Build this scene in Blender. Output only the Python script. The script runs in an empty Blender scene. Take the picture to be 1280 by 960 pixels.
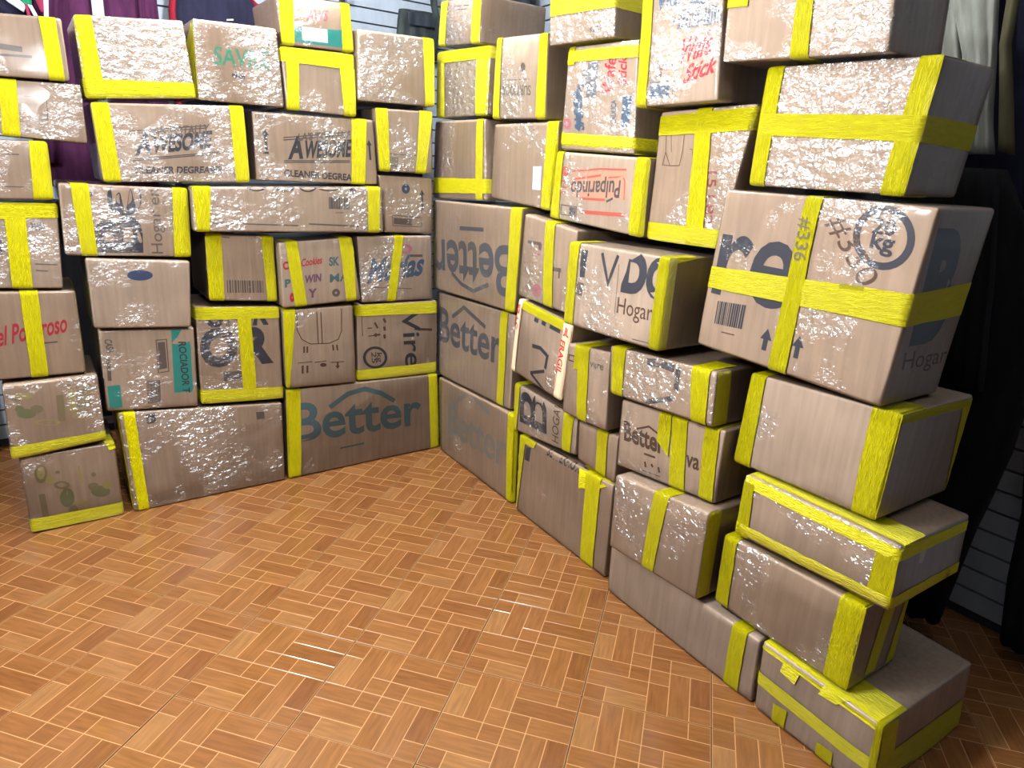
import bpy, bmesh, math, random
from mathutils import Vector, Matrix, noise

sc = bpy.context.scene
COL = sc.collection

# ------------------------------------------------------------------ camera
TILE = 0.33
HCAM = 3.979455823256367 * TILE
PITCH, ROLL, FPX = 0.30696857561967467, 0.048443158193340136, 846.8553429924683
cp, sp = math.cos(PITCH), math.sin(PITCH)
fwd = Vector((0, cp, -sp)); up0 = Vector((0, sp, cp)); rt0 = Vector((1, 0, 0))
rt = rt0 * math.cos(ROLL) + up0 * math.sin(ROLL)
up = up0 * math.cos(ROLL) - rt0 * math.sin(ROLL)
cam_d = bpy.data.cameras.new('camera'); cam = bpy.data.objects.new('camera', cam_d); COL.objects.link(cam)
cam_d.sensor_fit = 'HORIZONTAL'; cam_d.sensor_width = 36.0; cam_d.lens = FPX / 1280 * 36.0
cam_d.clip_start = 0.05
M = Matrix(((rt.x, up.x, -fwd.x, 0), (rt.y, up.y, -fwd.y, 0), (rt.z, up.z, -fwd.z, HCAM), (0, 0, 0, 1)))
cam.matrix_world = M
sc.camera = cam
# ------------------------------------------------------------------ light
CORNER = Vector((-0.34099133, 3.06298326, 0.0))           # where the two walls of boxes meet on the floor
DL = Vector((0.81255063, 0.58289062, 0)); NL = Vector((0.58289062, -0.81255063, 0))
DR = Vector((0.55750541, -0.83017331, 0)); NR = Vector((-0.83017331, -0.55750541, 0))
world = bpy.data.worlds.new('world'); sc.world = world; world.use_nodes = True
bg = world.node_tree.nodes['Background']
bg.inputs[0].default_value = (0.75, 0.82, 1.0, 1); bg.inputs[1].default_value = 0.10
def lamp(name, loc, watts, radius, col):
    d = bpy.data.lights.new(name, 'POINT'); d.energy = watts; d.shadow_soft_size = radius; d.color = col
    o = bpy.data.objects.new(name, d); COL.objects.link(o); o.location = loc
    return o
lamp('bulb_or_fill', CORNER + DR * 0.52 + NR * 0.62 + Vector((0, 0, 2.32)), 115, 0.07, (1.0, 0.985, 0.98))  # bulb near the corner, inferred from the steep shadows
lamp('bulb_or_fill', CORNER + DR * 1.55 + NR * 1.22 + Vector((0, 0, 1.6)), 98, 0.09, (1.0, 0.985, 0.98))  # added fill light, hung low to even out the box fronts
lamp('bulb_or_fill', CORNER + DR * 1.2 + NR * 2.9 + Vector((0, 0, 2.2)), 190, 0.09, (1.0, 0.985, 0.98))  # another added fill light, far left, flattens the lighting on the right boxes
sc.view_settings.view_transform = 'Standard'; sc.view_settings.look = 'None'
sc.view_settings.exposure = -0.28; sc.view_settings.gamma = 1.0; sc.view_settings.use_curve_mapping = False

# ------------------------------------------------------------------ materials
FILM_BUMP, FILM_GLOSS, CREASE, CREASE_BUMP = 0.005, 0.8, 0.55, 0.035
def new_mat(name):
    m = bpy.data.materials.new(name); m.use_nodes = True
    nt = m.node_tree; return m, nt, nt.nodes, nt.links, nt.nodes['Principled BSDF']
def N(nodes, t, **kw):
    n = nodes.new(t)
    for k, v in kw.items(): setattr(n, k, v)
    return n
def ramp(nodes, pts):
    r = nodes.new('ShaderNodeValToRGB'); e = r.color_ramp.elements
    e[0].position, e[0].color = pts[0]; e[1].position, e[1].color = pts[-1]
    for p, c in pts[1:-1]:
        x = e.new(p); x.color = c
    return r
def g(v): return (v, v, v, 1)
def mapped(nodes, links, scale, rot=(0, 0, 0), coord='Object', rnd=True):
    tc = N(nodes, 'ShaderNodeTexCoord'); mp = N(nodes, 'ShaderNodeMapping')
    mp.inputs['Scale'].default_value = scale; mp.inputs['Rotation'].default_value = rot
    links.new(tc.outputs[coord], mp.inputs['Vector'])
    if rnd:
        oi = N(nodes, 'ShaderNodeObjectInfo'); ml = N(nodes, 'ShaderNodeMath', operation='MULTIPLY'); ml.inputs[1].default_value = 37.0
        links.new(oi.outputs['Random'], ml.inputs[0]); links.new(ml.outputs[0], mp.inputs['Location'])
    return mp
def plain(name, col, rough=0.6, spec=0.4):
    m, nt, n, l, p = new_mat(name)
    p.inputs['Base Color'].default_value = (*col, 1); p.inputs['Roughness'].default_value = rough
    p.inputs['Specular IOR Level'].default_value = spec
    return m

def cardboard():
    m, nt, n, l, p = new_mat('kraft_cardboard')
    oi = N(n, 'ShaderNodeObjectInfo')
    r = ramp(n, [(0.0, (0.35, 0.255, 0.18, 1)), (0.5, (0.385, 0.29, 0.213, 1)), (1.0, (0.42, 0.33, 0.255, 1))])
    l.new(oi.outputs['Random'], r.inputs[0])
    mp = mapped(n, l, (26, 26, 1.6)); ns = N(n, 'ShaderNodeTexNoise'); ns.inputs['Scale'].default_value = 3; ns.inputs['Detail'].default_value = 4
    l.new(mp.outputs[0], ns.inputs['Vector'])
    mp2 = mapped(n, l, (5, 5, 5)); ns2 = N(n, 'ShaderNodeTexNoise'); ns2.inputs['Scale'].default_value = 1.2; ns2.inputs['Detail'].default_value = 5
    l.new(mp2.outputs[0], ns2.inputs['Vector'])
    r1 = ramp(n, [(0.3, g(0.86)), (0.7, g(1.06))]); l.new(ns.outputs[0], r1.inputs[0])
    r2 = ramp(n, [(0.3, g(0.88)), (0.7, g(1.07))]); l.new(ns2.outputs[0], r2.inputs[0])
    mx = N(n, 'ShaderNodeMix', data_type='RGBA', blend_type='MULTIPLY'); mx.inputs[0].default_value = 1
    l.new(r.outputs[0], mx.inputs[6]); l.new(r1.outputs[0], mx.inputs[7])
    my = N(n, 'ShaderNodeMix', data_type='RGBA', blend_type='MULTIPLY'); my.inputs[0].default_value = 1
    l.new(mx.outputs[2], my.inputs[6]); l.new(r2.outputs[0], my.inputs[7])
    l.new(my.outputs[2], p.inputs['Base Color'])
    p.inputs['Roughness'].default_value = 0.75; p.inputs['Specular IOR Level'].default_value = 0.25
    b = N(n, 'ShaderNodeBump'); b.inputs['Strength'].default_value = 0.25; b.inputs['Distance'].default_value = 0.002
    l.new(ns.outputs[0], b.inputs['Height']); l.new(b.outputs[0], p.inputs['Normal'])
    return m

def tape_mat():
    m, nt, n, l, p = new_mat('yellow_tape')
    mp = mapped(n, l, (9, 1.2, 1), coord='UV'); ns = N(n, 'ShaderNodeTexNoise'); ns.inputs['Scale'].default_value = 1.0; ns.inputs['Detail'].default_value = 5; ns.inputs['Roughness'].default_value = 0.6
    l.new(mp.outputs[0], ns.inputs['Vector'])
    mp2 = mapped(n, l, (60, 3, 1), coord='UV'); ns2 = N(n, 'ShaderNodeTexNoise'); ns2.inputs['Scale'].default_value = 1.0; ns2.inputs['Detail'].default_value = 3
    l.new(mp2.outputs[0], ns2.inputs['Vector'])
    r = ramp(n, [(0.3, (0.60, 0.56, 0.001, 1)), (0.7, (0.72, 0.675, 0.002, 1))]); l.new(ns.outputs[0], r.inputs[0])
    l.new(r.outputs[0], p.inputs['Base Color'])
    ad = N(n, 'ShaderNodeMath', operation='ADD'); l.new(ns.outputs[0], ad.inputs[0]); l.new(ns2.outputs[0], ad.inputs[1])
    b = N(n, 'ShaderNodeBump'); b.inputs['Strength'].default_value = 1.0; b.inputs['Distance'].default_value = 0.008
    l.new(ad.outputs[0], b.inputs['Height']); l.new(b.outputs[0], p.inputs['Normal'])
    p.inputs['Roughness'].default_value = 0.3; p.inputs['Specular IOR Level'].default_value = 0.4
    return m

def film_mat():
    m, nt, n, l, p = new_mat('stretch_film'); n.remove(p)
    out = n['Material Output']
    # broad zones of tight and of wrinkled film
    mz = mapped(n, l, (5, 5, 5)); nz = N(n, 'ShaderNodeTexNoise'); nz.inputs['Scale'].default_value = 1.0; nz.inputs['Detail'].default_value = 2
    l.new(mz.outputs[0], nz.inputs['Vector'])
    oi = N(n, 'ShaderNodeObjectInfo'); za = N(n, 'ShaderNodeMath', operation='MULTIPLY_ADD'); za.inputs[1].default_value = 2.6; za.inputs[2].default_value = -3.75; l.new(oi.outputs['Color'], za.inputs[0])
    zb = N(n, 'ShaderNodeMath', operation='MULTIPLY_ADD', use_clamp=True); zb.inputs[1].default_value = 5.5; l.new(nz.outputs[0], zb.inputs[0]); l.new(za.outputs[0], zb.inputs[2])
    # the film is gathered on the broad front and pulled tight round the ends
    tcn = N(n, 'ShaderNodeTexCoord'); sx = N(n, 'ShaderNodeSeparateXYZ'); l.new(tcn.outputs['Normal'], sx.inputs[0])
    fy = N(n, 'ShaderNodeMath', operation='MULTIPLY_ADD', use_clamp=True); fy.inputs[1].default_value = -1.3; fy.inputs[2].default_value = 0.12; l.new(sx.outputs[1], fy.inputs[0])
    zone = N(n, 'ShaderNodeMath', operation='MULTIPLY'); l.new(zb.outputs[0], zone.inputs[0]); l.new(fy.outputs[0], zone.inputs[1])
    # crinkles: long pulled creases and small facets
    m1 = mapped(n, l, (15, 15, 62), (0.0, 0.35, 0.0)); n1 = N(n, 'ShaderNodeTexNoise'); n1.inputs['Scale'].default_value = 1.6; n1.inputs['Detail'].default_value = 5; n1.inputs['Distortion'].default_value = 1.2
    l.new(m1.outputs[0], n1.inputs['Vector'])
    m2 = mapped(n, l, (75, 75, 95)); n2 = N(n, 'ShaderNodeTexVoronoi', feature='F1'); n2.inputs['Scale'].default_value = 1.0
    l.new(m2.outputs[0], n2.inputs['Vector'])
    m3 = mapped(n, l, (26, 26, 40)); n3 = N(n, 'ShaderNodeTexNoise'); n3.inputs['Scale'].default_value = 1.5; n3.inputs['Detail'].default_value = 4; n3.inputs['Distortion'].default_value = 2.0
    l.new(m3.outputs[0], n3.inputs['Vector'])
    a = N(n, 'ShaderNodeMath', operation='MULTIPLY_ADD'); a.inputs[1].default_value = 0.16; l.new(n2.outputs[0], a.inputs[0]); l.new(n3.outputs[0], a.inputs[2])
    a2 = N(n, 'ShaderNodeMath', operation='ADD'); l.new(a.outputs[0], a2.inputs[0]); l.new(n1.outputs[0], a2.inputs[1])
    hz = N(n, 'ShaderNodeMath', operation='MULTIPLY'); l.new(a2.outputs[0], hz.inputs[0]); l.new(zone.outputs[0], hz.inputs[1])
    b = N(n, 'ShaderNodeBump'); b.inputs['Strength'].default_value = 1.0; b.inputs['Distance'].default_value = FILM_BUMP
    l.new(hz.outputs[0], b.inputs['Height'])
    gl = N(n, 'ShaderNodeBsdfGlossy'); gl.inputs['Roughness'].default_value = 0.2; gl.inputs['Color'].default_value = (0.95, 0.97, 1, 1)
    l.new(b.outputs[0], gl.inputs['Normal'])
    tr = N(n, 'ShaderNodeBsdfTransparent'); tr.inputs['Color'].default_value = (0.985, 0.985, 0.99, 1)
    df = N(n, 'ShaderNodeBsdfDiffuse'); df.inputs['Color'].default_value = (0.8, 0.82, 0.86, 1)
    # milky haze where layers of film lie over each other
    hr = ramp(n, [(0.40, g(0.01)), (0.72, g(0.13))]); l.new(n3.outputs[0], hr.inputs[0])
    hm = N(n, 'ShaderNodeMath', operation='MULTIPLY'); l.new(hr.outputs[0], hm.inputs[0]); l.new(zone.outputs[0], hm.inputs[1])
    mx1 = N(n, 'ShaderNodeMixShader'); l.new(hm.outputs[0], mx1.inputs[0]); l.new(tr.outputs[0], mx1.inputs[1]); l.new(df.outputs[0], mx1.inputs[2])
    fr = N(n, 'ShaderNodeFresnel'); fr.inputs['IOR'].default_value = 1.4
    fm = N(n, 'ShaderNodeMath', operation='MULTIPLY', use_clamp=True); fm.inputs[1].default_value = FILM_GLOSS; l.new(fr.outputs[0], fm.inputs[0])
    mx0 = N(n, 'ShaderNodeMixShader'); l.new(fm.outputs[0], mx0.inputs[0]); l.new(mx1.outputs[0], mx0.inputs[1]); l.new(gl.outputs[0], mx0.inputs[2])
    # thin sharp creases, each tilted its own way, that catch the lamps
    def ridge(sock, k):
        s1 = N(n, 'ShaderNodeMath', operation='SUBTRACT'); s1.inputs[1].default_value = 0.5; l.new(sock, s1.inputs[0])
        s2 = N(n, 'ShaderNodeMath', operation='ABSOLUTE'); l.new(s1.outputs[0], s2.inputs[0])
        s3 = N(n, 'ShaderNodeMath', operation='MULTIPLY_ADD', use_clamp=True); s3.inputs[1].default_value = -k; s3.inputs[2].default_value = 1.0; l.new(s2.outputs[0], s3.inputs[0])
        return s3.outputs[0]
    r1, r3 = ridge(n1.outputs[0], 14), ridge(n3.outputs[0], 17)
    mxr = N(n, 'ShaderNodeMath', operation='MAXIMUM'); l.new(r1, mxr.inputs[0]); l.new(r3, mxr.inputs[1])
    cm = N(n, 'ShaderNodeMath', operation='MULTIPLY'); l.new(mxr.outputs[0], cm.inputs[0]); l.new(zone.outputs[0], cm.inputs[1])
    cf = N(n, 'ShaderNodeMath', operation='MULTIPLY', use_clamp=True); cf.inputs[1].default_value = CREASE; l.new(cm.outputs[0], cf.inputs[0])
    m4 = mapped(n, l, (34, 34, 44)); n4 = N(n, 'ShaderNodeTexNoise'); n4.inputs['Scale'].default_value = 1.0; n4.inputs['Detail'].default_value = 2
    l.new(m4.outputs[0], n4.inputs['Vector'])
    b2 = N(n, 'ShaderNodeBump'); b2.inputs['Strength'].default_value = 1.0; b2.inputs['Distance'].default_value = CREASE_BUMP; l.new(n4.outputs[0], b2.inputs['Height'])
    g2 = N(n, 'ShaderNodeBsdfGlossy'); g2.inputs['Roughness'].default_value = 0.27; g2.inputs['Color'].default_value = (0.88, 0.94, 1, 1); l.new(b2.outputs[0], g2.inputs['Normal'])
    mx2 = N(n, 'ShaderNodeMixShader'); l.new(cf.outputs[0], mx2.inputs[0]); l.new(mx0.outputs[0], mx2.inputs[1]); l.new(g2.outputs[0], mx2.inputs[2])
    l.new(mx2.outputs[0], out.inputs['Surface'])
    return m

def tile_mat():
    m, nt, n, l, p = new_mat('glazed_floor_tile')
    at = N(n, 'ShaderNodeAttribute'); at.attribute_name = 'tint'
    sep = N(n, 'ShaderNodeSeparateColor'); l.new(at.outputs['Color'], sep.inputs[0])
    r = ramp(n, [(0.0, (0.175, 0.065, 0.021, 1)), (0.35, (0.215, 0.087, 0.027, 1)), (0.7, (0.25, 0.108, 0.035, 1)), (1.0, (0.285, 0.14, 0.052, 1))])
    l.new(sep.outputs[0], r.inputs[0])
    mpa = mapped(n, l, (10, 90, 1)); mpb = mapped(n, l, (90, 10, 1))
    mv = N(n, 'ShaderNodeMix', data_type='VECTOR'); l.new(sep.outputs[1], mv.inputs[0]); l.new(mpa.outputs[0], mv.inputs[4]); l.new(mpb.outputs[0], mv.inputs[5])
    ns = N(n, 'ShaderNodeTexNoise'); ns.inputs['Scale'].default_value = 1.2; ns.inputs['Detail'].default_value = 4; l.new(mv.outputs[1], ns.inputs['Vector'])
    rr = ramp(n, [(0.3, g(0.78)), (0.7, g(1.12))]); l.new(ns.outputs[0], rr.inputs[0])
    mx = N(n, 'ShaderNodeMix', data_type='RGBA', blend_type='MULTIPLY'); mx.inputs[0].default_value = 1
    l.new(r.outputs[0], mx.inputs[6]); l.new(rr.outputs[0], mx.inputs[7]); l.new(mx.outputs[2], p.inputs['Base Color'])
    mw = mapped(n, l, (7, 7, 7)); nw = N(n, 'ShaderNodeTexNoise'); nw.inputs['Scale'].default_value = 1.0; nw.inputs['Detail'].default_value = 3; l.new(mw.outputs[0], nw.inputs['Vector'])
    b = N(n, 'ShaderNodeBump'); b.inputs['Strength'].default_value = 0.5; b.inputs['Distance'].default_value = 0.003; l.new(nw.outputs[0], b.inputs['Height']); l.new(b.outputs[0], p.inputs['Normal'])
    rg = ramp(n, [(0.3, g(0.10)), (0.7, g(0.24))]); l.new(nw.outputs[0], rg.inputs[0]); l.new(rg.outputs[0], p.inputs['Roughness'])
    p.inputs['Specular IOR Level'].default_value = 0.5
    return m

def fabric(name, col, col2=None):
    m, nt, n, l, p = new_mat(name)
    mp = mapped(n, l, (30, 30, 8)); ns = N(n, 'ShaderNodeTexNoise'); ns.inputs['Scale'].default_value = 1; ns.inputs['Detail'].default_value = 4; l.new(mp.outputs[0], ns.inputs['Vector'])
    c2 = col2 or tuple(c * 0.7 for c in col)
    r = ramp(n, [(0.35, (*c2, 1)), (0.65, (*col, 1))]); l.new(ns.outputs[0], r.inputs[0]); l.new(r.outputs[0], p.inputs['Base Color'])
    p.inputs['Roughness'].default_value = 0.9; p.inputs['Specular IOR Level'].default_value = 0.15
    b = N(n, 'ShaderNodeBump'); b.inputs['Strength'].default_value = 0.3; b.inputs['Distance'].default_value = 0.004; l.new(ns.outputs[0], b.inputs['Height']); l.new(b.outputs[0], p.inputs['Normal'])
    return m

CARD, TAPE, FILM, TILEM = cardboard(), tape_mat(), film_mat(), tile_mat()
LINE = plain('tile_joint_line', (0.43, 0.225, 0.09), 0.55, 0.25)
GROUT = plain('floor_grout', (0.11, 0.07, 0.045), 0.7)
SLATM = fabric('slat_board', (0.40, 0.47, 0.55), (0.36, 0.43, 0.51)); SLATM.node_tree.nodes['Principled BSDF'].inputs['Roughness'].default_value = 0.45
GROOVE = plain('slat_groove', (0.05, 0.06, 0.08), 0.7)
PLASTER = plain('ceiling_paint', (0.75, 0.75, 0.75), 0.9)
INK = {k: plain('ink_' + nm, c, 0.65, 0.2) for k, nm, c in [
    ('bl', 'charcoal', (0.05, 0.052, 0.066)), ('gr', 'grey_brown', (0.13, 0.105, 0.09)), ('br', 'dark_brown', (0.11, 0.065, 0.045)), ('br2', 'brown', (0.085, 0.05, 0.035)),
    ('na', 'navy', (0.05, 0.07, 0.14)), ('nb', 'slate_blue', (0.07, 0.115, 0.18)), ('re', 'red', (0.42, 0.035, 0.05)), ('re2', 'dull_red', (0.25, 0.06, 0.05)), ('ro', 'faded_red', (0.48, 0.11, 0.08)), ('ro2', 'bright_red', (0.55, 0.03, 0.03)),
    ('gn', 'green', (0.06, 0.27, 0.17)), ('te', 'teal', (0.035, 0.27, 0.24)), ('tg', 'grey_teal', (0.08, 0.15, 0.17)), ('tb', 'steel_blue', (0.10, 0.18, 0.21)), ('tf', 'faint_teal', (0.24, 0.23, 0.20)), ('ng', 'faded_navy', (0.12, 0.125, 0.14)),
    ('gd', 'dark_grey', (0.09, 0.085, 0.09)), ('pi', 'pink', (0.42, 0.13, 0.18)), ('pu', 'purple', (0.17, 0.08, 0.15)), ('ol', 'olive_green', (0.235, 0.20, 0.115)), ('oy', 'faded_yellow', (0.36, 0.31, 0.13)), ('og', 'faded_green', (0.19, 0.205, 0.11)), ('pe', 'peach', (0.50, 0.29, 0.20)), ('wh', 'paper_white', (0.75, 0.77, 0.80)), ('ta', 'tan_paper', (0.55, 0.45, 0.36)), ('cr', 'cream', (0.72, 0.62, 0.42))]}

# ------------------------------------------------------------------ helpers
def link(name, me, mat=None, parent=None):
    o = bpy.data.objects.new(name, me); COL.objects.link(o)
    if mat is not None and not me.materials: me.materials.append(mat)
    if parent is not None: o.parent = parent
    return o
def tag(o, label, cat, group=None):
    o['label'] = label; o['category'] = cat
    if group: o['group'] = group
def structure(o):
    o['kind'] = 'structure'; return o
def mesh(name, vs, fs, smooth=False):
    me = bpy.data.meshes.new(name); me.from_pydata([tuple(v) for v in vs], [], fs); me.update()
    if smooth: me.polygons.foreach_set('use_smooth', [True] * len(me.polygons))
    return me
def box_mesh(name, lo, hi):
    x0, y0, z0 = lo; x1, y1, z1 = hi
    v = [(x0, y0, z0), (x1, y0, z0), (x1, y1, z0), (x0, y1, z0), (x0, y0, z1), (x1, y0, z1), (x1, y1, z1), (x0, y1, z1)]
    return mesh(name, v, [(0, 3, 2, 1), (4, 5, 6, 7), (0, 1, 5, 4), (1, 2, 6, 5), (2, 3, 7, 6), (3, 0, 4, 7)])
def frame(o, origin, ex):                                   # local x along ex, local y into the wall, z up
    o.location = origin; o.rotation_euler = (0, 0, math.atan2(ex.y, ex.x))

# ------------------------------------------------------------------ floor of printed ceramic tiles
random.seed(4)
YAW = -0.2598910580456577
ORG = Vector((-3.188699761603231 * TILE, 5.432417691489239 * TILE, 0))
floor = structure(link('floor', box_mesh('floor', (-3.6, -0.9, -0.06), (3.0, 5.2, -0.004)), GROUT))
BLK = [(0, 0, 1, 1, .45), (0, 1, 1, 3, .92), (1, 0, 2, 3, .5), (2, 0, 3, 2, .62), (2, 2, 3, 3, .6), (3, 0, 5, 1, .5), (5, 0, 6, 1, .45),
       (3, 1, 6, 2, .25), (3, 2, 4, 3, .35), (4, 2, 6, 3, .65), (0, 3, 2, 4, .5), (2, 3, 3, 4, .4), (0, 4, 3, 5, .62), (0, 5, 1, 6, .3), (1, 5, 3, 6, .85),
       (3, 3, 4, 4, .6), (3, 4, 4, 6, .4), (4, 3, 5, 6, .55), (5, 3, 6, 5, .12), (5, 5, 6, 6, .45)]
def tile_mesh():
    vs, fs, mats, tint = [], [], [], []
    e = 0.0017; u = (TILE - 2 * e) / 6
    def quad(a, b, c, d, m, t):
        i = len(vs); vs.extend((a, b, c, d)); fs.append((i, i + 1, i + 2, i + 3)); mats.append(m); tint.append(t)
    z1 = -0.0005
    x0, x1 = e, TILE - e
    quad((x0, x0, z1), (x1, x0, z1), (x1, x1, z1), (x0, x1, z1), 1, (0, 0, 0, 1))
    for (ax, ay), (bx, by) in (((x0, x0), (x1, x0)), ((x1, x0), (x1, x1)), ((x1, x1), (x0, x1)), ((x0, x1), (x0, x0))):
        quad((ax, ay, -0.004), (bx, by, -0.004), (bx, by, z1), (ax, ay, z1), 1, (0, 0, 0, 1))
    gq = 0.0013
    for a0, b0, a1, b1, t in BLK:
        X0, X1 = e + a0 * u + gq, e + a1 * u - gq; Y1, Y0 = TILE - e - b0 * u - gq, TILE - e - b1 * u + gq
        c = (t, 1.0 if (b1 - b0) > (a1 - a0) else 0.0, 0, 1)
        s = 0.0006
        p = [(X0, Y0), (X1, Y0), (X1, Y1), (X0, Y1)]; q = [(X0 + s, Y0 + s), (X1 - s, Y0 + s), (X1 - s, Y1 - s), (X0 + s, Y1 - s)]
        quad(*[(x, y, 0) for x, y in q], 0, c)
        for k in range(4):
            k2 = (k + 1) % 4
            quad((*p[k], z1), (*p[k2], z1), (*q[k2], 0), (*q[k], 0), 0, c)
    me = mesh('tile', vs, fs); me.materials.append(TILEM); me.materials.append(LINE)
    me.polygons.foreach_set('material_index', mats)
    at = me.color_attributes.new('tint', 'FLOAT_COLOR', 'CORNER')
    for pl in me.polygons:
        for li in pl.loop_indices: at.data[li].color = tint[pl.index]
    return me
TM = tile_mesh()
cy, sy = math.cos(YAW), math.sin(YAW)
for i in range(-12, 16):
    for j in range(-9, 12):
        x = ORG.x + TILE * (cy * i - sy * j); y = ORG.y + TILE * (sy * i + cy * j)
        mx_ = x + TILE * 0.5 * (cy - sy); my_ = y + TILE * 0.5 * (sy + cy)
        if -3.1 < mx_ < 2.45 and -0.35 < my_ < 4.6 and my_ < 4.6 + 0.6 * min(0, mx_ + 0.35):
            t = link('tile', TM, None, floor)
            t.location = (x, y, random.uniform(-0.0006, 0.0004)); t.rotation_euler = (random.uniform(-.0015, .0015), random.uniform(-.0015, .0015), YAW)

# ------------------------------------------------------------------ slatted shop walls behind the boxes and the ceiling
PITCHS = 0.07
def slat_wall(name, origin, ex, length):
    w = structure(link(name, box_mesh(name, (0, 0.016, 0), (length, 0.09, 2.6)), GROOVE)); frame(w, origin, ex)
    me = box_mesh('slat', (0, 0, 0.004), (length, 0.015, PITCHS - 0.004)); me.materials.append(SLATM)
    for k in range(int(2.6 / PITCHS)):
        s = link('slat', me, None, w); s.location = (0, 0, k * PITCHS + SLAT_Z)
    return w
SLAT_Z = 0.034
LBACK, RBACK = 0.95, 0.86
slat_wall('wall_left', CORNER - NL * LBACK - DL * 2.9, DL, 2.9 + RBACK)
slat_wall('wall_right', CORNER - NR * RBACK - DR * LBACK, DR, 3.3 + LBACK)
structure(link('ceiling', box_mesh('ceiling', (-3.6, -0.9, 2.62), (3.0, 5.2, 2.70)), PLASTER))

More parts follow.
